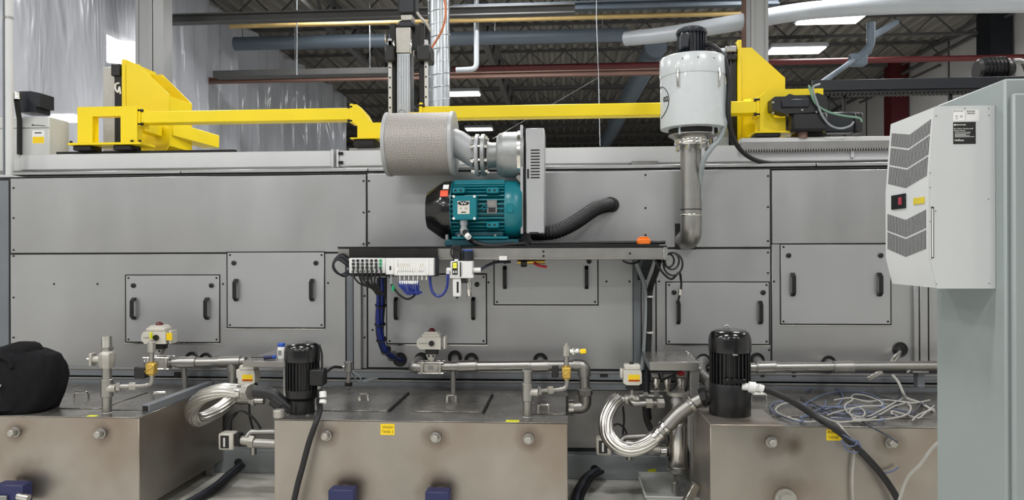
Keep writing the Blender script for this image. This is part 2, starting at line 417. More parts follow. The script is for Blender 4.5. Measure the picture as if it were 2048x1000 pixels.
# wall panels and pipes on the right wall
for i, yy in enumerate((15.4, 16.7, 18.0, 19.3, 22.6, 24.4, 26.4)):
    struct('trim_%d' % (7+i), MB().box((9.47, yy, 0), (9.5, yy+.03, 6.86)), 'joist')
for (pa, pb, r, lb_) in (((1975, 25), (1752, 160), .05, 'dark conduit on the right wall ending left of the red column'), ((2030, 25), (1800, 120), .03, 'thin dark conduit highest on the right wall'), ((1950, 70), (1640, 235), .05, 'long dark conduit running lowest along the right wall'), ((1880, 130), (1720, 205), .035, 'short dark conduit crossing behind the red column')):
    q = MB().cyl(PX(pa[0], pa[1], 9.3), PX(pb[0], pb[1], 9.3), r, n=8)
    o = solo('wall_conduit', q, 'joist', lb_, 'conduit', 'conduits on the right wall')
a = PX(1985, 60, 9.2)
solo('downpipe', MB().cyl((9.36, a.y, 0), (9.36, a.y, 6.8), .1, n=14), 'duct_white', 'pale vertical pipe beside the dark column on the right wall', 'pipe')

# big beams, ducts and pipes below the roof
def xbeam(name, px0, px1, py, Y, wd, ht, m_, label, cat_):
    a = P(px0, py, Y); b = P(px1, py, Y); z = P((px0+px1)/2, py, Y).z
    q = MB(); q.box((a.x, Y, z-ht/2), (b.x, Y+wd, z-ht/2+.02), 0); q.box((a.x, Y, z+ht/2-.02), (b.x, Y+wd, z+ht/2), 0); q.box((a.x, Y+wd*.45, z-ht/2), (b.x, Y+wd*.55, z+ht/2), 0)
    return solo(name, q, m_, label, cat_)
xbeam('roof_beam', 318, 1150, 26, 11.2, .16, .14, 'joist', 'dark long steel beam high above the plastic curtain', 'beam')
xbeam('roof_beam', 905, 1560, 8, 12.0, .16, .12, 'duct_blue', 'pale steel beam at the top edge right of the spiral duct', 'beam')
xbeam('crane_beam', 326, 1335, 152, 13.2, .10, .10, 'brown_steel', 'thin brown steel beam crossing above the yellow gantry', 'beam')
q = MB(); a = P(425, 148, 12.8); b = P(776, 148, 12.8); q.box((a.x, 12.8, a.z-.05), (b.x, 13.05, a.z+.06), .01)
t = thing('light_trough', 'dark hanging light trough above the brown beam', 'light trough', (a.x, 12.9, a.z))
part('tray', q, 'joist', t)
for px in (440, 590, 740):
    c = P(px, 146, 12.9); part('hanger', MB().cyl(c, (c.x, c.y, 6.9), .008, n=6), 'galvanised', t)
a = P(905, 138, 14.5); q = MB().cyl((a.x, 14.5, a.z), (9.5, 14.5, a.z), .055, n=10)
solo('sprinkler_main', q, 'red_paint', 'dark red pipe running behind the brown beam', 'pipe')
a = P(460, 52, 12.2); b = P(1490, 52, 12.2); z = P(800, 44, 12.2).z
q = MB().cyl((a.x, 12.2, z), (b.x, 12.2, z), .04, n=10); solo('gas_pipe', q, 'gas_pipe', 'thin tan pipe below the roof deck', 'pipe')
# long round duct
a = Vector((-6.1, 0, 0)); b = P(1256, 75, 13.6); z = P(800, 80, 13.6).z; R = S(13.5, 800, 13.6)
d = thing('round_duct', 'blue-grey round duct running level below the roof', 'duct', (a.x, 13.6, z-R))
part('pipe', MB().cyl((a.x, 13.6, z), (b.x, 13.6, z), R, n=20), 'duct_blue', d)
for px in (470, 620, 850, 1060): c = P(px, 80, 13.6); part('collar', MB().lathe([(R*1.03, 0), (R*1.03, .05)], (c.x, 13.6, z), (1, 0, 0), 20), 'duct_blue', d)
for px in (485, 590, 990, 1205): c = P(px, 80, 13.6); part('hanger', MB().cyl((c.x, 13.6, z+R), (c.x, 13.6, 6.9), .012, n=6), 'galvanised', d)
# bright rising duct
pts = [P(1252, 77, 12.6), P(1330, 70, 12.2), P(1500, 41, 11.4), P(1600, 22, 11.0), P(1790, 9, 10.8), P(2140, 6, 10.4)]
solo('round_duct', MB().tube(rnd(pts, .6), S(16.5, 1500, 11.4), 20), 'duct_white', 'bright white bent duct rising to the top right corner', 'duct')
# receding duct
A = P(1312, 92, 14.3); B = P(1212, 284, 26.8)
solo('round_duct', MB().cyl(A, B, .21, n=18), 'duct_blue', 'grey duct receding diagonally left of the white canister', 'duct')
# sprinkler drop
q = MB().tube(rnd([Vector((P(953, 25, 12.4).x, 12.4, 6.9)), P(953, 138, 12.4), P(912, 140, 12.4)], .1), .045, 10)
solo('sprinkler_pipe', q, 'duct_white', 'white pipe elbow right of the spiral duct', 'pipe')
# galvanised spiral duct
c = P(878, 100, 8.2); R = S(21.5, 878, 8.2); zt = 6.86; zb = 2.2
d = thing('spiral_duct', 'shiny galvanised spiral duct rising behind the black lift', 'duct', (c.x, 8.2, zb))
part('pipe', MB().cyl((c.x, 8.2, zb), (c.x, 8.2, zt), R, n=28), 'galvanised', d)
n = 34
pts = [Vector((c.x + R*1.005*math.cos(t*.4), 8.2 + R*1.005*math.sin(t*.4), zb + t*.4/(2*math.pi)*.14)) for t in range(int(16*n))]
pts = [p for p in pts if p.z < zt]
part('seam', MB().tube(pts, .006, 4), 'galvanised', d)
q = MB().tube(cat([P(882, -40, 7.9), P(891, 20, 7.9), P(884, 60, 7.9), P(862, 98, 7.9), P(852, 120, 7.8)]), .013, 6); solo('lift_cable', q, 'rust_orange', 'orange cable hanging in front of the spiral duct', 'cable')
# wires
q = MB().tube([(P(1193, 0, 12).x, 12, 6.9), P(1193, 40, 12), P(1197, 155, 12), P(1200, 292, 12)], .008, 6); q.cyl(P(1197, 155, 12), P(985, 278, 12), .006, n=6)
solo('hanger_wire', q, 'galvanised', 'thin hanging wires left of the white canister', 'wire')
c = P(594, 150, 12); q = MB().cyl(c, (c.x, c.y, 6.9), .012, n=6); solo('hanger_rod', q, 'galvanised', 'thin rod hanging to the brown beam', 'rod')
# diagonal boom at right with clamp head
q = MB().cyl(P(1640, 168, 9.5), P(1708, 120, 11), .035, n=10); q.cyl(P(1708, 122, 11), P(1738, 100, 11), .06, n=10); q.tube(rnd([P(1730, 105, 11), P(1742, 90, 11), P(1742, 45, 11)], .1), .06, 10)
q.box(P(1703, 130, 10.95), P(1728, 110, 11.1), .02)
q.cyl(P(1742, 75, 11), P(1792, 45, 12.6), .05, n=10)
solo('pipe_boom', q, 'duct_blue', 'pale jointed pipe hanging right of the yellow upright', 'pipe')
# lamps in view, then housings for the unseen added lamps
def fixture(x, y, z, label, sx=1.25, sy=.5):
    t = thing('ceiling_light', label, 'ceiling light', (x, y, z), 'strip lights below the roof')
    rep('housing', 'lh%s' % sx, lambda: MB().box((-sx/2-.04, -sy/2-.04, 0), (sx/2+.04, sy/2+.04, .1), .02), 'duct_white', (x, y, z), t)
    rep('diffuser', 'ld%s' % sx, lambda: MB().box((-sx/2, -sy/2, -.035), (sx/2, sy/2, -.002), .015), 'lamp_glow', (x, y, z), t)
    for s_ in (-.4, .4): part('hanger', MB().cyl((x+s_, y, z+.1), (x+s_, y, 6.9), .008, n=6), 'galvanised', t)
for px, py, lb in ((1660, 38, 'bright ceiling light under the white bent duct'), (1592, 100, 'bright ceiling light right of the white column'),
                   (925, 187, 'ceiling light right of the spiral duct above the yellow beam'), (958, 258, 'ceiling light below the yellow beam above the flange')):
    c = PZ(px, py, LIGHTZ); fixture(c.x, c.y, c.z, lb, .95 if py > 150 else 1.15)
for x, y in ADDED_LAMPS: fixture(x, y, LIGHTZ, 'added unseen ceiling light outside the view, lighting washer and hall', 1.2)
# flood lights behind the curtain
c = PX(243, 92, -6.95)
t = thing('flood_light', 'glaring square flood light shining through the plastic curtain', 'light', (c.x, c.y, c.z-.4))
Mx = Matrix.Rotation(math.radians(25), 3, 'Z')
part('housing', MB().obox(c+Mx@Vector((0, .1, 0)), (.46, .15, .6), Mx, .02), 'duct_white', t); part('lens', MB().obox(c, (.42, .05, .56), Mx, .02), 'flood_glow', t)
q = MB().cyl(c+Vector((0, .12, .25)), (c.x, c.y+.12, 6.6), .02, n=6); part('hanger', q, 'joist', t)
c = PX(127, 237, -6.95); t = thing('strip_light', 'narrow strip light glowing through the plastic curtain', 'light', (c.x, c.y, c.z-.05))
part('housing', MB().box(c-Vector((.2, .05, -.05)), c+Vector((.2, .1, .1)), .01), 'duct_white', t); part('diffuser', MB().box(c-Vector((.18, .07, .05)), c+Vector((.18, .08, .05)), .02), 'flood_glow', t)
part('hanger', MB().cyl(c+Vector((0, .05, .1)), (c.x, c.y+.05, 6.6), .01, n=6), 'joist', t)
# plastic curtain with folds, hung from a rail
NU, NV = 420, 14; y0, y1, z0, z1 = 7.2, 21.5, .02, 6.15; vs = []; fs = []
for i in range(NU+1):
    u = i/NU; y = y0 + (y1-y0)*u; far = max(0, min(1, (y-11)/1.5))
    fold = far*(.15*math.sin(y*5.1+.8*math.sin(y*1.3)) + .07*math.sin(y*11.7+1)) + (1-far)*(.05*math.sin(y*2.1) + .02*math.sin(y*5.3))
    for j in range(NV+1):
        v = j/NV; vs.append((-6.4 + fold*(.4+.6*(1-v)) + .03*math.sin(3*y+5*v), y + .25*(1-v)*math.sin(y*1.7)*(1-far), z0+(z1-z0)*v))
for i in range(NU):
    for j in range(NV): a = i*(NV+1)+j; fs.append((a, a+NV+1, a+NV+2, a+1))
t = thing('plastic_curtain', 'clear wrinkled plastic curtain hanging behind the left gantry', 'curtain', (-6.4, 14, 0))
part('sheet', MB().add(vs, fs), 'plastic_sheet', t, sharp=180)
part('header_rail', MB().box((-6.6, 7.0, 6.1), (-6.48, 21.6, 6.25), .01), 'column_white', t)
struct('trim_14', MB().box((-6.95, 7, 4.95), (-6.75, 12, 5.5)), 'column_white')

# ================================================================== the washer (stainless housing)
mach = thing('parts_washer', 'long stainless steel industrial washer housing with bolted access doors', 'machine', (0, YM+.6, 0))
X0 = P(-160, 500, YM).x; X1 = P(2250, 500, YM).x; ZT = P(780, 343, YM).z
part('core', MB().box((X0, YM+.012, .0), (X1, YM+1.6, ZT-.02)), 'dark_core', mach)
PANELS = [(-150, 362, 17, 738, 'post_paint'), (21, 353, 732, 505, 0), (735, 343, 1540, 495.5, 0), (1544, 337.5, 2200, 486, 0), (21, 508, 691, 737, 0), (724, 505, 733.5, 737, 0), (736, 500, 1266, 737, 0),
          (1313, 498, 1541, 737, 0), (1544, 488, 1826, 737, 0), (1858, 488, 2200, 737, 0), (-150, 779, 2200, 894, 'dull_steel')]
for x0, y0, x1, y1, m_ in PANELS:
    part('panel', MB().pbox(x0, y0, x1, y1, YM, YM+.02, .0025), m_ or 'panel_steel', mach)
# posts of the frame
for x0, x1 in ((693, 706), (707, 722), (1267, 1282), (1283, 1311), (1828, 1838), (1840, 1856)):
    part('post', MB().pbox(x0, 500 if x0 < 1800 else 487, x1, 739, YM-(.03 if x1-x0 < 17 else .015), YM+.02, .003), 'post_paint' if x0 in (693, 1267) else 'panel_steel', mach)
part('notch', MB().pbox(1350, 447, 1393, 499, YM-.004, YM+.01, .001), 'seam_black', mach)
# top flange strips
for x0, x1 in ((20, 357), (359, 733), (735, 1634), (1636, 2100)):
    part('top_flange', MB().box((P(x0, 345, YM).x, YM+.02, ZT+.006), (P(x1, 345, YM).x, YM+.12, ZT+.03), .003), 'panel_steel', mach)
q = MB().box((X0, YM+.13, ZT), (X1, YM+.2, ZT+.022), .004); part('roof_rail', q, 'gantry_white', mach)
q = MB().box((X0, YM+.2, ZT-.02), (X1, YM+1.6, ZT), .0); part('roof', q, 'panel_steel', mach)
# horizontal base rails
for n_, (ya, yb, Yf, m_) in enumerate(((741, 757, YM-.05, 'rail_paint'), (760.5, 777, YM-.06, 'rail_paint'))):
    for (x0, x1) in ((-150, 697), (699, 1262), (1290, 2200)):
        a = P(x0, 750, Yf); b = P(x1, 750, Yf); z1 = P(800, ya, Yf).z; z0 = P(800, yb, Yf).z
        r_ = part('base_rail', MB().box((a.x, Yf, z0), (b.x, YM+.01, z1), .004), m_, mach)
        part('rail_lip', MB().box((a.x, Yf-.004, z1-.012), (b.x, Yf+.01, z1+.002), .002), 'dull_steel', r_)
for px in (356, 1208, 1525, 1588): 
    part('rail_slot', MB().pbox(px-4 if px > 1300 else px-8, 744, px+4 if px > 1300 else px+8, 754, YM-.053, YM-.04, 0), 'seam_black', mach)
part('base_beam', MB().box((X0, YM-.07, .0), (X1, YM+.02, P(500, 899, YM-.07).z), .006), 'beam_paint', mach)
# doors
def handle():
    m = MB(); h = .083; d = .042; prof = [(0, -h), (0, -h+.02), (-d+.012, -h+.03), (-d+.012, h-.03), (0, h-.02), (0, h), (-.012, h), (-d, h-.024), (-d, -h+.024), (-.012, -h)]
    return m.prism(prof, 'x', -.013, .013)
def latch(): return MB().lathe([(.016, 0), (.018, .002), (.018, .008), (.012, .011), (.0125, .0115)], (0, 0, 0), (0, -1, 0), 16)
def screw(): return MB().lathe([(.0075, 0), (.0075, .002), (.005, .005)], (0, 0, 0), (0, -1, 0), 10)
DOORS = [(250, 549, 440, 686, (269, 415), 617, (267, 423), 571, 'front'), (453, 503, 650, 657, (473, 625), 580, (468, 632), 526, ''), (772, 547, 974, 689, (793, 947), 617, (954,), 569, ''),
         (987, 502, 1197, 611, (1010, 1173), 555, (1178,), 523, ''), (1331, 563, 1540, 690, (1356, 1520), 625, (1348, 1526), 585, ''), (1560, 487, 1783, 650, (1585, 1758), 569, (1577, 1761), 511, '')]
for x0, y0, x1, y1, hx, hy, lx, ly, _ in DOORS:
    d = part('door', MB().pbox(x0+2, y0+2, x1-2, y1-2, YM-.012, YM-.001, .002), 'door_steel', mach)
    q = MB(); q.pbox(x0, y0, x1, y1, YM-.004, YM-.0005, .0005); part('gasket', q, 'seam_black', d)
    q = MB(); q.pbox(x0-1.2, y1, x1+1.2, y1+2, YM-.006, YM-.0002, .0005); part('drip_edge', q, 'bright_steel', d)
    for px in hx: 
        c = P(px, hy, YM-.012); o = rep('handle', 'handle', handle, 'black_satin', (c.x, c.y, c.z), d)
    for px in lx: rep('latch', 'latch', latch, 'black_satin', P(px, ly, YM-.012), d)
    for px in (x0+7, x1-7):
        for py in (y0+7, y1-7): rep('screw', 'screw', screw, 'black_steel', P(px, py, YM-.012), d)
for px, py in ((727, 362), (738, 362), (727, 425), (738, 423), (727, 488), (738, 486), (1536, 352), (1536, 414), (1536, 482), (1536, 505), (1536, 546), (1291, 350), (1291, 416), (1291, 470), (108, 568), (195, 568), (446, 568),
               (27, 376), (27, 436), (27, 500), (27, 512), (27, 595), (27, 675), (729, 592), (745, 660), (729, 675), (656, 566), (1548, 563), (1213, 563), (1259, 563), (1318, 563), (1538, 700), (977, 565)):
    rep('screw', 'screw', screw, 'bright_steel', P(px, py, YM-.001), mach)
# pipe holes
def hole():
    m = MB(); m.ring((0, -.004, 0), (0, 1, 0), .047, .006, 24, 6); m.lathe([(.047, 0), (.047, .004)], (0, 0, 0), (0, -1, 0), 24); return m
for px, py in ((384, 717), (412, 719), (800, 719), (843, 719), (910, 715), (943, 720), (1081, 720), (1407, 722), (1514, 720), (1657, 726), (1800, 699)):
    rep('grommet', 'hole', hole, 'black_plastic', P(px, py, YM), mach)

# ================================================================== gantry on top of the washer
YB = 5.80                       # front face of the long white beam
def zat(px, py, Y): return P(px, py, Y).z
g = thing('gantry_beam', 'long white painted gantry beam on stub posts above the washer', 'beam', (0, YB, ZT))
zb0, zb1 = zat(600, 334, YB), zat(600, 302, YB)
xa, xb, xc = P(40, 320, YB).x, P(663, 320, YB).x, P(2120, 320, YB).x; xs = P(678, 320, YB).x
part('beam', MB().box((xa, YB, zb0), (xb, YB+.16, zb1), .006), 'gantry_white', g)
part('beam', MB().box((xs, YB, zb0), (xc, YB+.16, zb1), .006), 'gantry_white', g)
for x in (xb, xs-.018):
    f_ = part('joint_plate', MB().box((x, YB-.01, zb0-.005), (x+.018, YB+.17, zb1+.008), .002), 'gantry_white', g)
for z in (zb0+.03, zb1-.025):
    part('bolt', MB().cyl((xs+.0, YB+.0-.008, z), (xs+.035, YB-.008, z), .012, n=6), 'black_steel', g)
for x0, x1, y0, y1 in ((-10, 61, 343, 351), (690, 775, 333, 343), (1263, 1316, 322, 332), (1850, 1900, 318, 328)):
    Yp = YB-.06; k = part('cap_plate', MB().pbox(x0, y0, x1, y1, Yp, YB+.2, .003), 'dull_steel', g)
    a = P((x0+x1)/2, y1, Yp); part('stub_post', MB().box((a.x-.05, YB+.0, ZT), (a.x+.05, YB+.1, a.z+.005), .003), 'dull_steel', g)
# linear rails on the beam
for (x0, x1) in ((112, 470), (698, 770), (1475, 2100)):
    a = P(x0, 300, YB+.06); b = P(x1, 300, YB+.06)
    part('linear_rail', MB().box((a.x, YB+.06, zb1), (b.x, YB+.10, zb1+.028), .003), 'black_steel' if x0 < 600 else 'bright_steel', g)
q = MB(); a = P(1478, 300, YB+.03); b = P(2100, 300, YB+.03); zr = zb1+.012
poly = []; x = a.x
while x < b.x: poly += [(x, zr-.05), (x+.004, zr-.068), (x+.011, zr-.068), (x+.015, zr-.05)]; x += .019
poly += [(b.x, zr-.05), (b.x, zr), (a.x, zr)]
part('gear_rack', q.prism(poly, 'y', YB-.045, YB-.012), 'dull_steel', g)
part('rack_strip', MB().box((a.x, YB-.05, zr), (b.x, YB+.05, zr+.035), .004), 'gantry_white', g)
part('beam_web', MB().box((P(1700, 300, YB).x, YB-.02, zb0+.02), (P(1706, 300, YB).x, YB, zb1-.02), .002), 'gantry_white', g)

# the yellow connecting beam (left and right length)
YY = 5.82
zy0, zy1 = zat(500, 243, YY), zat(500, 219, YY)
def ybeam(px0, px1, label, ends):
    a = P(px0, 230, YY).x; b = P(px1, 230, YY).x
    t = thing('gantry_tube', label, 'beam', ((a+b)/2, YY+.06, zy0))
    part('tube', MB().box((a, YY, zy0), (b, YY+.12, zy1), .006), 'yellow', t)
    for x, sgn in ((a, 1), (b, -1)):
        fl = part('end_flange', MB().box((x-.012, YY-.01, zy0-.025), (x+.012, YY+.14, zy1+.03), .002), 'yellow', t)
        for z in (zy0-.008, zy1+.008): rep('bolt', 'fbolt', lambda: MB().cyl((-.03, 0, 0), (.03, 0, 0), .012, n=6), 'black_steel', (x, YY-.002, z), fl)
    return t
ybeam(279, 703, 'yellow square tube joining the left portal to the middle carriage', 0)
ybeam(842, 1516, 'yellow square tube running behind the white canister', 0)

# bearing block under a carriage
def block(w_, h_=.05):
    m = MB(); m.box((-w_/2, -.05, -h_), (w_/2, .05, 0), .008); return m
# left portal (front legs on the rail), upright plate with gussets, Z axis
t = thing('gantry_carriage', 'yellow left gantry carriage with portal legs and tall gusset plate', 'gantry carriage', P(220, 297, YB+.08))
def fx(px, Y=YY): return P(px, 250, Y).x
def fz(py, px=220, Y=YY): return P(px, py, Y).z
ow = [(fx(158), fz(288)), (fx(158), fz(214)), (fx(279), fz(214)), (fx(279), fz(288)), (fx(244), fz(288)), (fx(244), fz(234)), (fx(190), fz(234)), (fx(178), fz(240)), (fx(178), fz(262)), (fx(190), fz(262)), (fx(190), fz(288))]
ow = [(fx(158), fz(287)), (fx(158), fz(214)), (fx(277), fz(214)), (fx(277), fz(287)), (fx(244), fz(287)), (fx(244), fz(233)), (fx(188), fz(233)), (fx(188), fz(287))]
part('portal', MB().prism(ow, 'y', YY-.02, YY+.06), 'yellow', t)
part('foot_plate', MB().box((fx(143), YY-.05, fz(291)), (fx(288), YY+.17, fz(286.5)), .003), 'yellow', t)
for px in (166, 246): 
    b_ = part('bearing_block', MB().box((fx(px-16), YY-.03, fz(301)), (fx(px+20), YY+.12, fz(291.3)), .006), 'black_steel', t)
for px in (147, 268, 284): rep('bolt', 'capbolt', lambda: MB().cyl((0, 0, 0), (0, 0, .018), .011, n=8), 'black_steel', (fx(px), YY-.03, fz(286.5)), t)
YU = 6.35
UF = YU-.16
def ux(px, Y=UF): return P(px, 200, Y).x
def uz(py, px=290, Y=UF): return P(px, py, Y).z
part('upright_plate', MB().box((ux(244), YU-.165, uz(352)), (ux(252), YU+.32, uz(118)), .003), 'yellow', t)
gus = [(ux(252.5), uz(352)), (ux(252.5), uz(128)), (ux(277), uz(128)), (ux(338), uz(190)), (ux(338), uz(290)), (ux(300), uz(352))]
part('gusset', MB().prism(gus, 'y', YU-.16, YU-.145), 'yellow', t); part('gusset', MB().prism(gus, 'y', YU+.22, YU+.235), 'yellow', t)
part('gusset_edge', MB().box((ux(331), YU-.145, uz(292)), (ux(337.5), YU+.22, uz(192)), .002), 'yellow', t)
part('side_plate', MB().box((ux(252.5), YU-.145, uz(292)), (ux(330), YU+.22, uz(288)), .002), 'yellow', t)
part('cross_arm', MB().bar((fx(262), YY+.13, fz(246)), (fx(268), YU-.17, fz(250)), .08, .09, .004), 'yellow', t)
part('rear_arm', MB().bar(P(330, 258, YU-.1), P(424, 284, YU+.55), .16, .12, .005), 'yellow', t)
part('rear_leg', MB().box(P(342, 300, YU+.3), P(356, 272, YU+.42), .004), 'yellow', t)
part('vertical_axis', MB().box((ux(203), YU-.14, uz(300)), (ux(227), YU+.06, uz(131)), .004), 'cast_steel', t)
part('vertical_slide', MB().box((ux(227.5), YU-.15, uz(300)), (ux(243.5), YU+.05, uz(150)), .004), 'black_steel', t)
part('slide_clamp', MB().box((ux(223), YU-.17, uz(150.5)), (ux(241), YU+.1, uz(127)), .006), 'black_plastic', t)
part('emblem', MB().tube(cat([P(239, 166, YU-.153), P(232, 168, YU-.153), P(231, 178, YU-.153), P(236, 184, YU-.153), P(239, 174, YU-.153), P(241, 188, YU-.153)]), .008, 5), 'print_white', t)

# middle carriage with the vertical lift
t = thing('gantry_carriage', 'yellow middle gantry carriage behind the perforated air filter', 'gantry carriage', P(745, 293, YB+.08))
br = [(fx(706), fz(209, 745)), (fx(715), fz(209, 745)), (fx(732), fz(228, 745)), (fx(738), fz(240, 745)), (fx(746), fz(246, 745)), (fx(870), fz(246, 745)), (fx(870), fz(276, 745)), (fx(716), fz(276, 745)), (fx(716), fz(252, 745)), (fx(706), fz(244, 745))]
part('bracket', MB().prism(br, 'y', YY-.02, YY+.12), 'yellow', t)
part('foot_plate', MB().box((fx(703), YY-.05, fz(279, 745)), (fx(880), YY+.16, fz(276.3, 745)), .003), 'yellow', t)
part('bearing_block', MB().box((fx(708), YY-.03, fz(293, 745)), (fx(751), YY+.12, fz(279.2, 745)), .006), 'black_steel', t)
ri = [(fx(838), fz(209, 845)), (fx(838), fz(224, 845)), (fx(818), fz(224, 845)), (fx(812), fz(232, 845)), (fx(812), fz(245, 845)), (fx(840), fz(245, 845)), (fx(840), fz(209, 845))]
part('end_bracket', MB().prism(ri[:2]+ri[2:5]+[(fx(841), fz(245, 845)), (fx(841), fz(209, 845))], 'y', YY+.0, YY+.1), 'yellow', t)
YL = 6.2
def lx(px): return P(px, 120, YL).x
def lz(py): return P(820, py, YL).z
l = thing('vertical_lift', 'aluminium vertical lift axis with black guides and servo motor', 'lift', (lx(815), YL, lz(300)))
part('profile', MB().box((lx(795), YL-.03, lz(300)), (lx(822), YL+.12, lz(108)), .004), 'galvanised', l)
for k_ in range(5):
    x = lx(798+k_*5); part('groove', MB().box((x, YL-.033, lz(300)), (x+.006, YL-.028, lz(112)), 0), 'dull_steel', l)
part('head', MB().box((lx(794), YL-.04, lz(108)), (lx(823), YL+.12, lz(57)), .004), 'cast_steel', l)
for x0, x1 in ((780, 791), (838, 850)):
    gd = part('guide', MB().box((lx(x0), YL-.0, lz(300)), (lx(x1), YL+.1, lz(46)), .004), 'black_steel', l)
for x0, x1 in ((778, 785), (850, 856)):
    gd = part('guide_rail', MB().box((lx(x0), YL-.03, lz(300)), (lx(x1), YL+.02, lz(82)), .002), 'gantry_white', l)
    for py in range(96, 230, 20): rep('rail_bolt', 'railbolt', lambda: MB().cyl((0, -.004, 0), (0, .002, 0), .008, n=8), 'black_steel', (lx((x0+x1)/2), YL-.03, lz(py)), gd)
for x0, x1 in ((773, 793), (836, 864)): part('carriage_block', MB().box((lx(x0), YL-.08, lz(126)), (lx(x1), YL+.12, lz(94)), .012), 'black_plastic', l)
part('bracket_plate', MB().box((lx(780), YL+.05, lz(96)), (lx(858), YL+.08, lz(46)), .004), 'black_plastic', l)
for px in (791, 825): part('clamp', MB().box((lx(px-2), YL-.07, lz(112)), (lx(px+2), YL-.03, lz(84)), .006), 'bright_steel', l)
part('servo_motor', MB().box((lx(797), YL-.03, lz(29)), (lx(832), YL+.14, lz(-60)), .015), 'motor_navy', l)
part('coupling', MB().box((lx(803), YL-.02, lz(42)), (lx(826), YL+.1, lz(30)), .006), 'cast_steel', l)
part('gearbox', MB().box((lx(798), YL-.03, lz(56.5)), (lx(828), YL+.12, lz(42.3)), .012), 'motor_navy', l)
part('mirror_disc', MB().cyl(P(772, 75, YL), P(775, 75, YL), .055, n=18), 'bright_steel', l)
part('bracket_tab', MB().box((lx(777), YL-.03, lz(94)), (lx(785), YL-.01, lz(78)), .002), 'gantry_white', l)
part('lead', MB().tube(cat([P(834, 25, YL-.05), P(842, 36, YL-.05), P(852, 46, YL-.05), P(862, 62, YL-.03)]), .012, 6), 'grey_cable', l)

# right carriage
t = thing('gantry_carriage', 'yellow right gantry carriage with tall gusset plate beside the canister', 'gantry carriage', P(1560, 275, YB+.08))
def rx(px, Y=UF): return P(px, 150, Y).x
def rz(py, Y=UF): return P(1520, py, Y).z
part('upright_plate', MB().box((rx(1475), YU-.165, rz(333)), (rx(1483), YU+.35, rz(79)), .003), 'yellow', t)
gus = [(rx(1483.5), rz(333)), (rx(1483.5), rz(94)), (rx(1504), rz(94)), (rx(1571), rz(156)), (rx(1571), rz(275)), (rx(1542), rz(328)), (rx(1530), rz(333))]
part('gusset', MB().prism(gus, 'y', YU-.15, YU-.135), 'yellow', t); part('gusset', MB().prism(gus, 'y', YU+.25, YU+.265), 'yellow', t)
part('gusset_edge', MB().box((rx(1563), YU-.135, rz(272)), (rx(1570.5), YU+.25, rz(157)), .002), 'yellow', t)
def rx2(px): return P(px, 230, YY).x
def rz2(py): return P(1580, py, YY).z
por = [(rx2(1519), rz2(263)), (rx2(1519), rz2(193)), (rx2(1535), rz2(179)), (rx2(1645), rz2(179)), (rx2(1645), rz2(204)), (rx2(1546), rz2(204)), (rx2(1546), rz2(236)), (rx2(1570), rz2(236)), (rx2(1570), rz2(263))]
part('portal', MB().prism(por, 'y', YY-.02, YY+.14), 'yellow', t)
part('back_plate', MB().box((rx2(1640), YY+.02, rz2(252)), (rx2(1645), YY+.14, rz2(204.5)), .002), 'yellow', t)
part('foot_plate', MB().box((rx2(1506), YY-.05, rz2(267)), (rx2(1645), YY+.17, rz2(263.3)), .003), 'yellow', t)
part('bearing_block', MB().box((rx2(1509), YY-.05, rz2(275)), (rx2(1558), YY+.12, rz2(267.3)), .006), 'black_steel', t)
part('bearing_block', MB().box((rx2(1590), YY-.05, rz2(275)), (rx2(1650), YY+.12, rz2(267.3)), .006), 'black_steel', t)
gh = [(rx2(1534), rz2(226)), (rx2(1534), rz2(204)), (rx2(1540), rz2(200)), (rx2(1560), rz2(200)), (rx2(1568), rz2(195)), (rx2(1578), rz2(198)), (rx2(1612), rz2(198)), (rx2(1622), rz2(194)), (rx2(1638), rz2(200)), (rx2(1643), rz2(214)), (rx2(1640), rz2(226)), (rx2(1620), rz2(232)), (rx2(1560), rz2(234))]
sv = part('gearbox', MB().prism(gh, 'y', YY-.14, YY-.022), 'black_plastic', t)
for px, py in ((1546, 205), (1546, 226), (1604, 220), (1633, 224)): rep('cap_screw', 'gscrew', lambda: MB().cyl((0, -.006, 0), (0, .002, 0), .009, n=10), 'bright_steel', P(px, py, YY-.14), sv)
part('gearbox_front', MB().box((rx2(1552), YY-.155, rz2(222)), (rx2(1606), YY-.14, rz2(206)), .006), 'motor_navy', sv)
part('drive_housing', MB().box((rx2(1573), YY-.14, rz2(268)), (rx2(1644), YY-.025, rz2(230)), .02), 'black_plastic', t)
part('pinion', MB().cyl((rx2(1600), YY-.06, rz2(279)), (rx2(1600), YY-.06, rz2(268)), .035, n=14), 'brown_steel', t)
part('servo_motor', MB().box((rx2(1647), YY+.0, rz2(266)), (rx2(1716), YY+.12, rz2(225)), .01), 'motor_navy', t)
part('motor_plug', MB().box((rx2(1708), YY-.03, rz2(268)), (rx2(1724), YY+.1, rz2(228)), .01), 'black_plastic', t)
part('tie_strut', MB().bar((rx2(1500), YY+.1, rz2(205)), (rx(1496), YU-.15, rz(205)), .06, .07, .003), 'yellow', t)
part('vertical_slide', MB().box((rx(1462), YU-.15, rz(338)), (rx(1473), YU+.05, rz(85)), .003), 'black_steel', t)
part('vertical_axis', MB().box((rx(1436), YU-.1, rz(300)), (rx(1461.5), YU+.06, rz(90)), .004), 'galvanised', t)
for py in (92, 108): part('carriage_clip', MB().box((rx(1450), YU-.19, rz(py+12)), (rx(1472), YU-.15, rz(py)), .006), 'black_steel' if py > 100 else 'dull_steel', t)
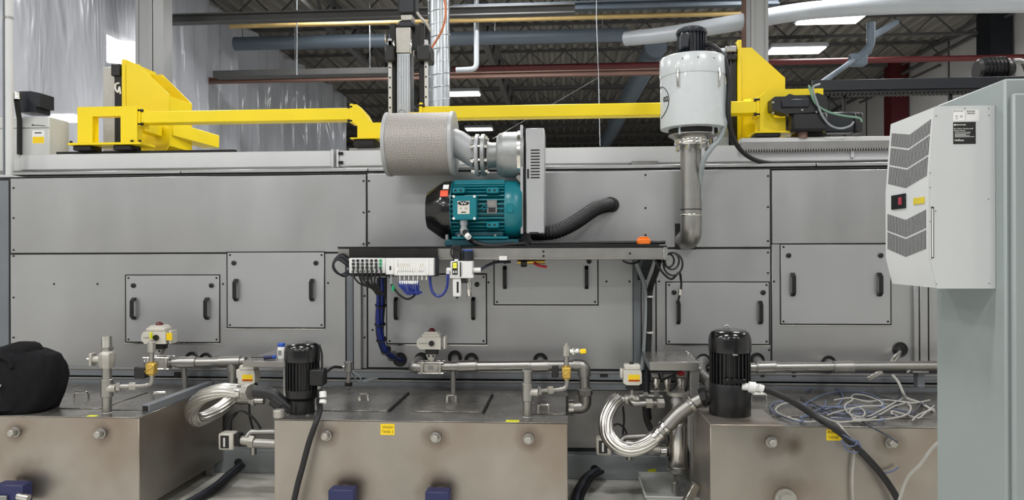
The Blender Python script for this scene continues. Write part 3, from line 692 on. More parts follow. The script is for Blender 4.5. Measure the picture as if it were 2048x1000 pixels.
# servo cables
for pts, m_, lb in (([(1622, 180), (1618, 172), (1624, 192), (1630, 205), (1640, 215), (1660, 225), (1690, 232), (1718, 236), (1724, 244)], 'pale_green', 'green cable hooked over the yellow carriage beside the black servo'),
                    ([(1640, 168), (1626, 176), (1634, 205), (1645, 232), (1660, 250), (1680, 257), (1700, 252), (1708, 243)], 'conduit_grey', 'grey cable looping below the black servo on the yellow carriage')):
    solo('servo_cable', MB().tube(cat([P(a_, b_, YY-.16-.01*math.sin(i_)) for i_, (a_, b_) in enumerate(pts)]), .008, 6), m_, lb, 'cable')
# energy chain tray behind
a = P(1625, 176, 6.6); b = P(2150, 172, 6.6)
t = thing('cable_tray', 'dark cable chain tray running right from the yellow carriage', 'cable tray', (a.x, 6.6, a.z-.1))
z = P(1800, 171, 6.6).z
part('tray', MB().box((a.x, 6.6, z-.03), (b.x, 6.63, z+.06), .003), 'motor_navy', t)
part('tray_floor', MB().box((a.x, 6.63, z-.03), (b.x, 6.8, z-.025), .0), 'motor_navy', t)
poly = []; x = a.x+.02
while x < b.x: poly += [(x, z-.05), (x+.008, z-.07), (x+.02, z-.07), (x+.028, z-.05)]; x += .034
part('chain', MB().prism(poly+[(b.x, z-.031), (a.x, z-.031)], 'y', 6.62, 6.72), 'black_plastic', t)
for px in (1656, 1688, 1900):
    c = P(px, 200, 6.7); part('support', MB().box((c.x-.012, 6.68, 1.0 if px > 1800 else P(px, 300, 6.7).z), (c.x+.012, 6.71, z-.03), .002), 'black_steel', t)
c = P(1990, 140, 6.9)
t = thing('gear_motor', 'black geared motor behind the top of the grey cabinet', 'motor', P(1990, 158, 6.9))
part('body', MB().lathe([(.08, -.16), (.10, -.14), (.11, 0), (.10, .10), (.07, .14)], c, (1, 0, 0), 20), 'black_satin', t)
for k_ in range(6): part('fin', MB().lathe([(.115, 0), (.115, .008)], c+Vector((-.10+k_*.032, 0, 0)), (1, 0, 0), 20), 'black_satin', t)
part('plug', MB().tube(cat([c+Vector((.12, -.06, .06)), c+Vector((.2, -.06, .05)), c+Vector((.24, -.06, -.04)), c+Vector((.25, -.06, -.12))]), .025, 8), 'dull_steel', t)
part('mount', MB().box(c+Vector((-.14, -.06, -.16)), c+Vector((.14, .2, -.1)), .005), 'black_steel', t)

# left end: white servo housing, post with conduits
YE = 5.72
def ex(px): return P(px, 250, YE).x
def ez(py): return P(50, py, YE).z
t = thing('drive_cabinet', 'white drive housing with yellow warning label at the left edge', 'cabinet', (ex(40), YE, ez(335)))
part('housing', MB().box((ex(-60), YE+.1, ez(340)), (ex(81), YE+.35, ez(229)), .008), 'cream_grey', t)
part('lid_seam', MB().box((ex(-60), YE+.097, ez(252.5)), (ex(81), YE+.101, ez(251)), 0), 'dull_steel', t)
lb = part('warning_label', MB().box((ex(47), YE+.098, ez(284)), (ex(72), YE+.1, ez(257)), 0), 'white_matte', t, 'white and yellow warning label')
part('label_band', MB().box((ex(48), YE+.0965, ez(283)), (ex(71), YE+.098, ez(270)), 0), 'label_yellow', lb)
part('arrow', MB().prism([(ex(45), ez(246)), (ex(49), ez(244)), (ex(49), ez(245.5)), (ex(73), ez(247.5)), (ex(73), ez(248.5)), (ex(49), ez(246.7)), (ex(49), ez(248))], 'y', YE+.097, YE+.1), 'print_black', t)
part('warning_label_text', MB().box((ex(52), YE+.0965, ez(263)), (ex(66), YE+.098, ez(261)), 0), 'print_black', lb)
part('servo_motor', MB().prism([(ex(20), ez(220)), (ex(20), ez(178)), (ex(48), ez(178)), (ex(66), ez(182)), (ex(66), ez(210)), (ex(58), ez(210)), (ex(58), ez(221))], 'y', YE+.08, YE+.25), 'motor_navy', t)
part('gland', MB().cyl(P(33, 200, YE), P(31, 186, YE), .035, n=12), 'bright_steel', t)
part('power_cable', MB().tube([P(33, 200, YE), P(36, 222, YE+.04), P(39, 240, YE+.08), P(39, 309, YE+.085)], .019, 10), 'rubber', t)
t = thing('corner_post', 'pale grey round conduit post at the left edge', 'post', P(15, 335, 5.68))
for x0, x1, m_ in ((6, 10, 'post_paint'), (12, 26, 'gantry_white')):
    c = P((x0+x1)/2, 330, 5.66); r = S((x1-x0)/2, 15, 5.66); part('conduit', MB().cyl((c.x, c.y, ZT), (c.x, c.y, 6.86), r, n=16), m_, t)
    part('coupling', MB().cyl((c.x, c.y, P(15, 38, 5.66).z), (c.x, c.y, P(15, 34, 5.66).z), r*1.15, n=16), 'dull_steel', t)

# ================================================================== shelf frame with the blower
YF, YP = 4.93, 5.18            # front edge of the shelf, axis of the blower
def px_(p, Y=YP): return P(p, 420, Y).x
def pz_(p, x=980, Y=YP): return P(x, p, Y).z
zs1, zs0 = P(1000, 494, YF).z, P(1000, 519, YF).z
t = thing('equipment_shelf', 'stainless steel bracket shelf carrying the teal blower on the washer', 'shelf', (P(1000, 500, YF).x, YF+.2, zs0))
xl, xr = P(676, 500, YF).x, P(1333, 500, YF).x
part('front_channel', MB().box((xl, YF, zs0), (xr, YF+.04, zs1-.006), .003), 'pipe_steel', t)
part('front_lip', MB().box((xl, YF-.012, zs0-.003), (xr, YF+.01, zs0+.012), .003), 'pipe_steel', t)
for x in (xl, xr-.04): part('side_channel', MB().box((x, YF+.041, zs0), (x+.04, YM-.035, zs1-.006), .003), 'pipe_steel', t)
part('top_plate', MB().box((xl-.003, YF-.004, zs1-.005), (xr+.003, YM-.002, zs1+.006), .002), 'black_steel', t)
part('end_cap', MB().box((P(1326, 500, YF).x, YF-.016, zs0-.006), (xr+.004, YF-.001, zs1-.005), .003), 'bright_steel', t)
for px, py in ((1087, 503), (1087, 512), (1260, 507), (1010, 526)): rep('bolt', 'screw', screw, 'black_steel', P(px, py, YF), t)
for px in (1268, 1310):
    pass
part('bracket', MB().prism([(YM-.03, P(1290, 560, YM).z), (YM-.03, zs0), (YF+.05, zs0)], 'x', P(1283, 540, YF+.2).x, P(1302, 540, YF+.2).x), 'motor_navy', t)
part('bracket', MB().prism([(YM-.03, P(720, 560, YM).z), (YM-.03, zs0), (YF+.05, zs0)], 'x', P(705, 540, YF+.2).x, P(717, 540, YF+.2).x), 'post_paint', t)
part('rubber_strip', MB().box((P(1050, 490, YF).x, YF+.03, zs1+.0062), (P(1320, 490, YF).x, YF+.05, zs1+.016), .002), 'rubber', t)

# blower motor
YP = 5.16; zc = P(950, 421, YP).z; ax = (1, 0, 0)
def bx(p): return P(p, 421, YP).x
def br_(n): return S(n, 960, YP)
t = thing('blower', 'teal electric motor driving a grey belt-driven blower on the shelf', 'blower', (bx(970), YP, zs1+.006))
prof = [(.06, bx(858)), (br_(30), bx(856)), (br_(37), bx(857)), (br_(56), bx(884)), (br_(59.5), bx(893)), (br_(60), bx(908))]
prof = [(r, x-bx(856)) for r, x in prof]
fc = part('fan_cover', MB().lathe(prof, (bx(856), YP, zc), ax, 40), 'black_gloss', t)
part('fan_grille', MB().lathe([(br_(18), -.004), (br_(31), .001)], (bx(856), YP, zc), ax, 24), 'black_plastic', fc)
body = part('motor_body', MB().cyl((bx(906), YP, zc), (bx(1014), YP, zc), br_(49), n=40), 'teal', t)
R0, R1 = br_(48), br_(58)
for k_ in range(40):
    th = 2*math.pi*k_/40
    if k_ % 20 in (9, 10, 11): pass
    m_ = MB(); n0 = len(m_.v); m_.box((bx(907), -.0045, R0), (bx(1013), .0045, R1), .002)
    Rm = Matrix.Rotation(th, 3, 'X'); m_.v = [Rm @ v for v in m_.v]; m_.v = [v + Vector((0, YP, zc)) for v in m_.v]
    part('fin', m_, 'teal', body)
part('end_bell', MB().lathe([(br_(58), 0), (br_(59), .01), (br_(58), .07), (br_(54), .10), (br_(50), .115)], (bx(1013), YP, zc), ax, 40), 'teal', t)
part('rear_bell', MB().lathe([(br_(59.5), 0), (br_(59.5), .016)], (bx(905), YP, zc), ax, 40), 'teal', t)
part('top_pad', MB().box((bx(912), YP-.09, zc+R1-.035), (bx(1012), YP+.09, zc+R1+.002), .006), 'teal', t)
# square pads with bolt holes
for px, py in ((925, 381), (990, 381), (990, 450)):
    pd = part('pad', MB().box((bx(px-11), YP-R1-.012, P(px, py+6, YP-.2).z), (bx(px+13), YP-R1+.06, P(px, py-6, YP-.2).z), .006), 'teal', t)
    for d_ in (-5, 5): part('pad_hole', MB().cyl((bx(px+d_), YP-R1-.0125, P(px, py, YP-.2).z), (bx(px+d_), YP-R1-.011, P(px, py, YP-.2).z), .008, n=10), 'seam_black', pd)
part('end_pad', MB().box((bx(1017), YP-R1-.006, P(1020, 426, YP-.2).z), (bx(1031), YP-R1+.05, P(1020, 407, YP-.2).z), .006), 'teal', t)
# feet
part('foot', MB().box((bx(912), YP-.20, pz_(479)), (bx(1020), YP+.2, pz_(474)), .004), 'teal', t)
part('foot_rail', MB().box((bx(898), YP-.19, zs1+.0065), (bx(1040), YP-.10, pz_(479.3)), .006), 'teal_dark', t)
part('foot_rail', MB().box((bx(898), YP+.10, zs1+.0065), (bx(1040), YP+.19, pz_(479.3)), .006), 'teal_dark', t)
part('foot_web', MB().box((bx(918), YP-.17, pz_(474)), (bx(1010), YP+.17, zc-R1*.75), .006), 'teal_dark', t)
for px in (902, 925, 995): part('foot_bolt', MB().cyl((bx(px), YP-.17, pz_(479)), (bx(px), YP-.17, pz_(470)), .013, n=6), 'bright_steel', t)
# terminal box
YTb = YP-R1-.075
tb = part('terminal_box', MB().box((P(905, 415, YTb).x, YTb, P(930, 440, YTb).z), (P(953, 415, YTb).x, YP-R1*.8, P(930, 391, YTb).z), .006), 'teal', t)
for px, py in ((907.5, 393), (949, 393), (907.5, 437), (949, 437)): rep('lid_screw', 'lidscrew', lambda: MB().cyl((0, -.006, 0), (0, .002, 0), .009, n=10), 'white_plastic', P(px, py, YTb), tb)
ls = part('rating_label', MB().box((P(915, 410, YTb).x, YTb-.0015, P(930, 428, YTb).z), (P(939, 410, YTb).x, YTb, P(930, 402, YTb).z), 0), 'actuator', tb, 'cream label with emblem')
part('emblem', MB().prism([(P(927, 404, YTb).x + math.cos(a_)*br_(11), P(927, 406.5, YTb).z + math.sin(a_)*br_(4)) for a_ in [2*math.pi*i/20 for i in range(20)]], 'y', YTb-.003, YTb-.0015), 'print_black', tb)
text('W', P(927, 406.5, YTb-.0032), br_(5), 'print_white', tb, 'emblem_letter', br_(12))
text('A  Q', P(927, 417, YTb-.0016), br_(4), 'print_black', tb, 'lettering', br_(15))
part('label_line', MB().box((P(922, 410, YTb).x, YTb-.0025, P(930, 425.5, YTb).z), (P(932, 410, YTb).x, YTb-.0015, P(930, 423.5, YTb).z), 0), 'print_black', tb)
gl = part('cable_gland', MB().lathe([(.03, 0), (.03, .03), (.024, .032), (.024, .05), (.031, .052), (.031, .085), (.02, .1)], (P(928, 440, YTb+.06).x, YTb+.06, P(928, 441, YTb+.06).z), (0, 0, -1), 8), 'galvanised', tb)
np_ = part('nameplate', MB().box((bx(980), YP-R1-.006, P(990, 427, YP-.2).z), (bx(999.5), YP-R1+.01, P(990, 400, YP-.2).z), .001), 'bright_steel', t, 'silver nameplate')
part('nameplate_print', MB().box((bx(983), YP-R1-.0068, P(990, 411, YP-.2).z), (bx(996.5), YP-R1-.006, P(990, 402, YP-.2).z), 0), 'dull_steel', np_)
part('nameplate_print', MB().box((bx(983), YP-R1-.0068, P(990, 425, YP-.2).z), (bx(996.5), YP-R1-.006, P(990, 415, YP-.2).z), 0), 'dark_core', np_)
c = P(969, 415, YP-R1-.008); part('lifting_eye', MB().tube([c+Vector((-.018, 0, 0)), c+Vector((-.006, 0, .016)), c+Vector((.024, 0, 0)), c+Vector((-.006, 0, -.016))], .006, 6, closed=True), 'teal', t)
# stickers on the cover, curved with it
def sticker(th0, th1, x0, x1, m_, lb=None):
    vs = []; fs = []; n = 8
    for i in range(n+1):
        th = th0+(th1-th0)*i/n
        for r in (br_(60.4), br_(59.5)):
            for x in (x0, x1): vs.append((x, YP-r*math.cos(th), zc+r*math.sin(th)))
    for i in range(n):
        b_ = i*4; fs += [(b_, b_+1, b_+5, b_+4), (b_+2, b_+6, b_+7, b_+3), (b_, b_+4, b_+6, b_+2), (b_+1, b_+3, b_+7, b_+5)]
    fs += [(0, 2, 3, 1), (n*4, n*4+1, n*4+3, n*4+2)]
    return part('sticker', MB().add(vs, fs), m_, fc, lb)
sticker(.42, .66, bx(889), bx(904), 'orange_red', 'orange warning sticker'); sticker(.72, .95, bx(893), bx(904), 'white_matte', 'white sticker'); sticker(1.0, 1.15, bx(896), bx(904), 'print_black', None)
# motor cable
solo('motor_cable', MB().tube(cat([P(928, 460, YTb+.06), P(933, 470, YTb+.02), P(945, 482, YF+.03), P(965, 490, YF+.02), P(990, 492, YF+.02), P(1020, 489, YF+.04), P(1050, 488, YF+.08), P(1060, 489, YF+.12)]), .018, 10), 'rubber', 'thick black cable drooping below the teal motor terminal box', 'cable')
solo('cable_marker', MB().cyl(P(931, 467.5, YTb+.03), P(938, 475, YTb+.005), .0195, n=12), 'white_matte', 'white marker sleeve on the teal motor cable', 'cable marker')
# fan housing, guard, flanges
zb = P(1010, 310, YP).z
part('blower_housing', MB().lathe([(br_(24), 0), (br_(38), .002), (br_(43), .018), (br_(45), .05), (br_(45.5), .155), (br_(46.5), .157), (br_(46.5), .18), (br_(45), .19)], (bx(995), YP, zb), ax, 40), 'blower_cast', t)
part('housing_clamp', MB().lathe([(br_(47.5), 0), (br_(47.5), .022)], (bx(1037), YP, zb), ax, 40), 'bright_steel', t)
part('inlet_neck', MB().lathe([(br_(27), 0), (br_(25), .03), (br_(25), .075)], (bx(976), YP, zb), ax, 28), 'blower_cast', t)
for i_, (xx, w_) in enumerate(((952, .028), (963.5, .03))):
    part('flange', MB().lathe([(br_(40), 0), (br_(42), .004), (br_(42), w_-.004), (br_(40), w_)], (bx(xx), YP, zb), ax, 32), 'blower_cast' if i_ else 'guard_grey', t)
e1 = Vector((0, 1, 0)); e2 = Vector((0, 0, 1))
for k_ in range(8):
    th = math.pi/8 + k_*math.pi/4; c = Vector((bx(951), YP, zb)) + (e1*math.cos(th)+e2*math.sin(th))*br_(35)
    rep('flange_bolt', 'flb', lambda: MB().cyl((-.022, 0, 0), (.0, 0, 0), .014, n=6).cyl((0, 0, 0), (.085, 0, 0), .009, n=8).cyl((.068, 0, 0), (.092, 0, 0), .014, n=6), 'bright_steel', c, t)
gp = part('guard_back', MB().box((bx(1043), YP-.13, pz_(469)), (bx(1048.5), YP+.16, pz_(258)), .003), 'guard_grey', t)
yg = YP-.15
gx0, gx1 = P(1052, 360, yg).x, P(1089, 360, yg).x; gz1, gz0 = P(1070, 256, yg).z, P(1070, 467, yg).z
bg_ = part('belt_guard', MB().box((gx0, yg, gz0), (gx1, YP+.16, gz1), .006), 'guard_grey', t)
part('guard_gap', MB().box((bx(1048.5), YP-.11, pz_(466)), (gx0, YP+.15, pz_(262)), 0), 'black_steel', t)
for k_ in range(10): part('vent_slot', MB().pbox(1061.5, 299+k_*6.1, 1079.5, 301.6+k_*6.1, yg-.0012, yg+.002, 0), 'seam_black', bg_)
part('guard_catch', MB().pbox(1054, 338, 1058, 357, yg-.004, yg+.01, .002), 'black_plastic', bg_)
part('guard_slot', MB().pbox(1059, 464, 1077, 466.5, yg-.0012, yg+.002, 0), 'seam_black', bg_)
part('bolt_fan', MB().bar(P(1035, 352, YP-.08), P(1046, 366, YP-.08), .05, .03, .003), 'dull_steel', t)

# air filter on the inlet
zf = P(845, 288.5, YP).z
t = thing('air_filter', 'round perforated metal air filter drum on the blower inlet', 'air filter', (bx(845), YP, zf-br_(64)))
xf0, xf1 = bx(777), bx(909)
part('drum', MB().cyl((xf0, YP, zf), (xf1, YP, zf), br_(62.5), n=64), 'perforated', t)
part('end_cap', MB().lathe([(br_(61), -.006), (br_(64), -.004), (br_(64), .02), (br_(62.5), .022)], (xf0, YP, zf), ax, 64), 'guard_grey', t)
part('end_cap', MB().lathe([(br_(62.5), -.02), (br_(64.5), -.018), (br_(64.5), .006), (br_(62), .008), (br_(26), .004)], (xf1, YP, zf), ax, 64), 'guard_grey', t)
part('inlet_pipe', MB().tube([(xf1-.02, YP, zf+.02), (xf1+.02, YP, zf+.005), (bx(950), YP, zb+.005), (bx(954), YP, zb)], br_(26), 28), 'guard_grey', t)
part('lift_tab', MB().ring((bx(806), YP-.03, zf+br_(63)), (0, 1, 0), .022, .005, 16, 6), 'dull_steel', t)

# corrugated hose from the blower into the housing
def corr(i, L): return 1+.055*math.cos(2*math.pi*L/.022)
path = resample(cat([P(1068, 466, YP+.02), P(1090, 466, YP-.02), P(1115, 462, YP-.03), P(1150, 445, YP+.02), P(1190, 418, YP+.12), P(1215, 410, YM-.06), P(1222, 410, YM+.0)], 24), .0055)
t = thing('corrugated_hose', 'black ribbed hose curving from the blower into the washer', 'hose', P(1150, 470, YP))
part('hose', MB().tube(path, br_(14.5), 20, rf=corr), 'rubber', t, sharp=80)
part('cuff', MB().lathe([(br_(15.5), 0), (br_(16), .01), (br_(15.5), .055)], P(1219, 409, YM-.05), (.45, 1, -.0), 24), 'rubber', t)

# ================================================================== canister exhaust (mist collector) on its stainless pipe
YC = 5.28
def cx_(p): return P(p, 300, YC).x
def cz_(p): return P(1385, p, YC).z
def cr(n): return S(n, 1385, YC)
xc = cx_(1386)
t = thing('mist_collector', 'white mist collector canister with black motor on a stainless pipe', 'mist collector', (xc, YC, cz_(495)))
part('canister', MB().lathe([(cr(57), 0), (cr(63.5), .006), (cr(64), .02), (cr(64), cz_(156)-cz_(260)), (cr(56), cz_(156)-cz_(260)+.001)], (xc, YC, cz_(260)), (0, 0, 1), 64), 'canister', t)
part('lid', MB().lathe([(cr(65), 0), (cr(65.5), .01), (cr(65), cz_(121)-cz_(156)), (cr(62), cz_(117)-cz_(156)), (cr(40), cz_(115)-cz_(156))], (xc, YC, cz_(157)), (0, 0, 1), 64), 'canister', t)
part('shroud', MB().cyl((xc, YC, cz_(268)), (xc, YC, cz_(259)), cr(48), n=40), 'seam_black', t)
for th in (2.3, .8, 4.2, 5.4): part('leg', MB().cyl((xc+cr(46)*math.cos(th), YC-cr(46)*math.sin(th), cz_(274)), (xc+cr(46)*math.cos(th), YC-cr(46)*math.sin(th), cz_(256)), .012, n=8), 'galvanised', t)
part('flange', MB().lathe([(cr(40), -.02), (cr(48), -.004), (cr(48), .004), (cr(44), .008)], (xc, YC, cz_(271)), (0, 0, 1), 48), 'pipe_steel', t)
part('neck', MB().lathe([(cr(36), 0), (cr(40), cz_(273)-cz_(281))], (xc, YC, cz_(281)), (0, 0, 1), 40), 'pipe_steel', t)
part('pipe_flange', MB().lathe([(cr(36), 0), (cr(36.5), .003), (cr(36.5), .018), (cr(36), .022), (cr(36.5), .026), (cr(36.5), .04), (cr(36), .044)], (xc, YC, cz_(292)), (0, 0, 1), 40), 'bright_steel', t)
for k_ in range(8):
    th = k_*math.pi/4+.35; rep('flange_bolt', 'cbolt', lambda: MB().cyl((0, 0, -.035), (0, 0, 0), .008, n=8).cyl((0, 0, -.03), (0, 0, -.012), .014, n=6), 'bright_steel', (xc+cr(31)*math.cos(th), YC+cr(31)*math.sin(th), cz_(292)), t)
part('pipe', MB().cyl((xc-.015, YC, cz_(430)), (xc-.015, YC, cz_(291)), cr(20.5), n=32), 'pipe_steel', t)
part('clamp', MB().lathe([(cr(21.3), 0), (cr(21.8), .004), (cr(21.8), .008), (cr(21.3), .012)], (xc-.015, YC, cz_(432)), (0, 0, 1), 32), 'bright_steel', t)
part('strap', MB().lathe([(cr(21.3), 0), (cr(21.3), .006)], (xc-.015, YC, cz_(420)), (0, 0, 1), 32), 'rubber', t)
part('elbow', MB().tube(rnd([(xc-.015, YC, cz_(431)), (xc-.015, YC, cz_(476)), (xc-.03, YM+.0, cz_(479))], .17, 10), cr(21), 32), 'pipe_steel', t)
# motor on the lid
xm = cx_(1384); 
part('motor', MB().cyl((xm, YC, cz_(112)), (xm, YC, cz_(68)), cr(25), n=32), 'motor_navy', t)
for k_ in range(24):
    th = 2*math.pi*k_/24; m_ = MB(); m_.box((cr(24), -.004, cz_(109)), (cr(29), .004, cz_(70)), .001); Rm = Matrix.Rotation(th, 3, 'Z'); m_.v = [Rm@v + Vector((xm, YC, 0)) for v in m_.v]; part('fin', m_, 'motor_navy', t)
part('fan_cover', MB().lathe([(cr(30), 0), (cr(31), .01), (cr(30), .03), (cr(22), .045)], (xm, YC, cz_(70)), (0, 0, 1), 32), 'motor_navy', t)
part('junction_box', MB().box((cx_(1357), YC-.14, cz_(104)), (cx_(1372), YC-.02, cz_(76)), .006), 'motor_navy', t)
# latches and lettering
for th in (4.12, 5.4, 1.2, 2.6):
    c = Vector((xc+cr(65)*math.cos(th), YC+cr(65)*math.sin(th), 0)); o_ = Vector((math.cos(th), math.sin(th), 0))
    la = part('latch', MB().tube([c+Vector((0, 0, cz_(150)))+o_*.006, c+Vector((0, 0, cz_(163)))+o_*.012, c+Vector((0, 0, cz_(184)))+o_*.004], .009, 6), 'bright_steel', t)
    part('latch_plate', MB().cyl(c+Vector((0, 0, cz_(182)))-o_*.01, c+Vector((0, 0, cz_(182)))+o_*.01, .011, n=8), 'bright_steel', la)
for th in (4.25, 4.7, 5.2): c = Vector((xc+cr(65)*math.cos(th), YC+cr(65)*math.sin(th), cz_(131))); part('rivet', MB().sph(c, .006, n=8, mseg=5), 'dull_steel', t)
# round O2 mark on the left flank
def onc(th, z, r=cr(64.6)): return Vector((xc+r*math.cos(th), YC+r*math.sin(th), z))
th0 = math.pi+.10; zz = cz_(206)
part('ring_mark', MB().tube([onc(th0+.52*math.cos(2*math.pi*i/40), zz+cr(31)*math.sin(2*math.pi*i/40)) for i in range(40)], .0025, 5, closed=True), 'print_black', t)
def cyltext(body, thc, z, h, wd):
    o = text(body, (0, 0, 0), h, 'print_black', None, 'lettering', wd, Matrix.Identity(3), bold=.03)
    COL.objects.unlink(o); me = o.data
    for v in me.vertices:
        th = thc + v.co.x/cr(64.6); v.co = onc(th, z+v.co.y, cr(64.7)+v.co.z) - onc(thc, z)
    o2 = bpy.data.objects.new('lettering', me); bpy.data.objects.remove(o); place(o2, onc(thc, z), t)
cyltext('02', th0+.36, cz_(203), cr(11), cr(17)); cyltext('I.J.5', math.pi+.45, cz_(151), cr(4), cr(14))
# conduit and cable on its right side
solo('flex_conduit', MB().tube(cat([P(1440, 158, YC-.05), P(1448, 172, YC-.08), P(1452, 190, YC-.08), P(1451, 240, YC-.08), P(1440, 275, YC-.1), P(1420, 300, YC-.12), P(1406, 325, YC-.1), P(1400, 370, YC-.02), P(1400, 410, YC), P(1391, 450, YC+.08)]), .018, 10), 'conduit_grey', 'grey conduit running down beside the white canister and its pipe', 'conduit')
solo('collector_cable', MB().tube(cat([P(1413, 90, YC-.05), P(1425, 91, YC-.08), P(1440, 104, YC-.1), P(1452, 128, YC-.1), P(1458, 170, YC-.1), P(1457, 230, YC-.1), P(1466, 275, YC-.02), P(1490, 308, YC+.1), P(1530, 325, YM+.05), P(1600, 326, YM+.06), P(1700, 325, YM+.06), P(1800, 323, YM+.06), P(1900, 321, YM+.06)]), .0165, 10), 'rubber', 'thick black cable sweeping down right of the white canister', 'cable')
part('cable_support', MB().box((P(1470, 330, YM+.06).x, YM+.04, ZT+.02), (P(1900, 330, YM+.06).x, YM+.1, P(1700, 329.5, YM+.06).z), .003), 'dull_steel', mach)

# ================================================================== tanks in front of the washer
YT0, YT1 = 4.28, 5.37
ZK = P(840, 842, YT0).z
def LF(px, py, Y, rx=None, ry=None, k=1.0):
    """drawing frame: photo pixels around (rx, ry) become metres around the real point under (px, py) at depth Y; d is depth in the same scale"""
    c = P(px, py, Y); s = S(1, px, Y)*k; rx = px if rx is None else rx; ry = py if ry is None else ry
    f = lambda x, y, d=0: Vector((c.x+(x-rx)*s, Y+d*s, c.z-(y-ry)*s)); f.s = s; return f
def lbox(L, x0, y0, x1, y1, d0, d1, c=.002, m=None):
    return (m or MB()).box(L(x0, y1, d0), L(x1, y0, d1), c)
def lcyl(L, x0, y0, x1, y1, r, d=0, d1=None, n=20, c=0, m=None):
    return (m or MB()).cyl(L(x0, y0, d), L(x1, y1, d if d1 is None else d1), r*L.s, n=n, c=c)
def plug():
    return MB().lathe([(.030, 0), (.031, .004), (.031, .014), (.024, .016), (.024, .03)], (0, 0, 0), (0, -1, 0), 20)
def plug_nut(): return MB().lathe([(.021, 0), (.022, .004), (.022, .022), (.018, .026), (.0, .0262)], (0, 0, 0), (0, -1, 0), 6)
def lid_handle():
    return MB().tube(rnd([(-.05, 0, 0), (-.05, 0, .04), (.05, 0, .04), (.05, 0, 0)], .018), .007, 8)
def lid_knob(): return MB().tube(rnd([(-.028, 0, 0), (-.028, -.01, .045), (.028, -.01, .045), (.028, 0, 0)], .02), .009, 8)
def stained(name, pts):
    m_ = MAT['tank_steel'].copy(); m_.name = name; nt = m_.node_tree; b = nt.nodes['Principled BSDF']; N = nt.nodes.new; L = nt.links.new
    src = b.inputs['Base Color'].links[0].from_socket; geo = N('ShaderNodeNewGeometry'); nz = N('ShaderNodeTexNoise'); nz.inputs['Scale'].default_value = 9; L(geo.outputs['Position'], nz.inputs[0])
    for (p, r) in pts:
        vd = N('ShaderNodeVectorMath'); vd.operation = 'DISTANCE'; vd.inputs[1].default_value = p; L(geo.outputs['Position'], vd.inputs[0])
        ad = N('ShaderNodeMath'); ad.operation = 'MULTIPLY_ADD'; ad.inputs[1].default_value = r*.9; L(nz.outputs[0], ad.inputs[0]); L(vd.outputs['Value'], ad.inputs[2])
        mr = N('ShaderNodeMapRange'); mr.inputs[1].default_value = r*.55; mr.inputs[2].default_value = r*1.6; mr.inputs[3].default_value = .75; mr.inputs[4].default_value = 0; L(ad.outputs[0], mr.inputs[0])
        mx = N('ShaderNodeMix'); mx.data_type = 'RGBA'; mx.inputs[7].default_value = lin((96, 80, 68))+(1,); L(mr.outputs[0], mx.inputs[0]); L(src, mx.inputs[6]); src = mx.outputs[2]
    L(src, b.inputs['Base Color']); MAT[name] = m_
stained('tank_steel_left', [(P(33, 863, 4.28), .07), (P(204, 866, 4.28), .07), (P(50, 955, 4.28), .14)])
stained('tank_steel_wash', [(P(654, 870, 4.28), .07), (P(872, 874, 4.28), .08), (P(1057, 877, 4.28), .08), (P(875, 980, 4.28), .12), (P(690, 980, 4.28), .12)])
stained('tank_steel_rinse', [(P(1542, 883, 4.28), .09), (P(1780, 884, 4.28), .08), (P(1570, 985, 4.28), .13), (P(1590, 890, 4.28), .06)])
def tank(px0, px1, label):
    x0 = P(px0, 840, YT0).x; x1 = P(px1, 840, YT0).x
    t = thing('tank', label, 'tank', ((x0+x1)/2, (YT0+YT1)/2, 0), 'stainless tanks in front of the washer')
    part('body', MB().box((x0, YT0, .1), (x1, YT1, ZK-.004), .004), 'tank_steel_left' if px0 < 0 else ('tank_steel_wash' if px0 < 1000 else 'tank_steel_rinse'), t)
    part('top_plate', MB().box((x0-.002, YT0-.003, ZK-.0035), (x1+.002, YT1, ZK), .0012), 'tank_top', t)
    for x in (x0+.05, x1-.09):
        for y in (YT0+.04, YT1-.09): part('foot', MB().box((x, y, 0), (x+.05, y+.05, .1), .003), 'dull_steel', t)
    return t
def tplug(t, px, py):
    c = P(px, py, YT0); o = rep('plug', 'plug', plug, 'pipe_steel', c, t); rep('plug_head', 'plugnut', plug_nut, 'cast_steel', c-Vector((0, .03, 0)), o)
def lid(t, pts, hx=None, hy=None, knob=False, gap=True):
    q = [PZ(a_, b_, ZK) for a_, b_ in pts]      # front-left, front-right, back-right, back-left
    y0 = (q[0].y+q[1].y)/2; y1 = min(YT1-.03, (q[2].y+q[3].y)/2); x0 = q[0].x; x1 = q[1].x
    o = part('lid', MB().box((x0, y0, ZK+.0003), (x1, y1, ZK+.0055), .0015), 'tank_top', t)
    if gap:
        part('lid_hinge', MB().box((x1+.001, y0, ZK+.0003), (x1+.016, y1, ZK+.012), .002), 'seam_black', o)
    if hx:
        c = PZ(hx, hy, ZK+.0055); rep('lid_handle', 'lidknob' if knob else 'lidhandle', lid_knob if knob else lid_handle, 'bright_steel', c, o)
t1 = tank(-330, 278, 'stainless tank at the left carrying the black bag')
lid(t1, [(100, 818), (200, 818), (262, 785), (190, 785)], 163, 796, gap=False); lid(t1, [(208, 821), (305, 821), (345, 786), (250, 786)], 320, 797, gap=False)
for px, py in ((33, 863), (204, 866)): tplug(t1, px, py)
xr = P(278, 838, YT0).x
t_ = part('edge_rail', MB().box((xr-.055, YT0+.12, ZK), (xr-.005, YT1-.12, ZK+.05), .003), 'rail_paint', t1)
part('rail_bore', MB().box((xr-.047, YT0+.118, ZK+.008), (xr-.013, YT0+.1205, ZK+.042), 0), 'seam_black', t_)
part('yellow_tag', MB().box(PZ(172, 833, ZK+.0005)-Vector((0, 0, .0004)), PZ(198, 830.5, ZK+.0005)+Vector((0, 0, .0015)), 0), 'sticker_yellow', t1)
t2 = tank(548, 1135, 'stainless wash tank in the middle under the teal blower')
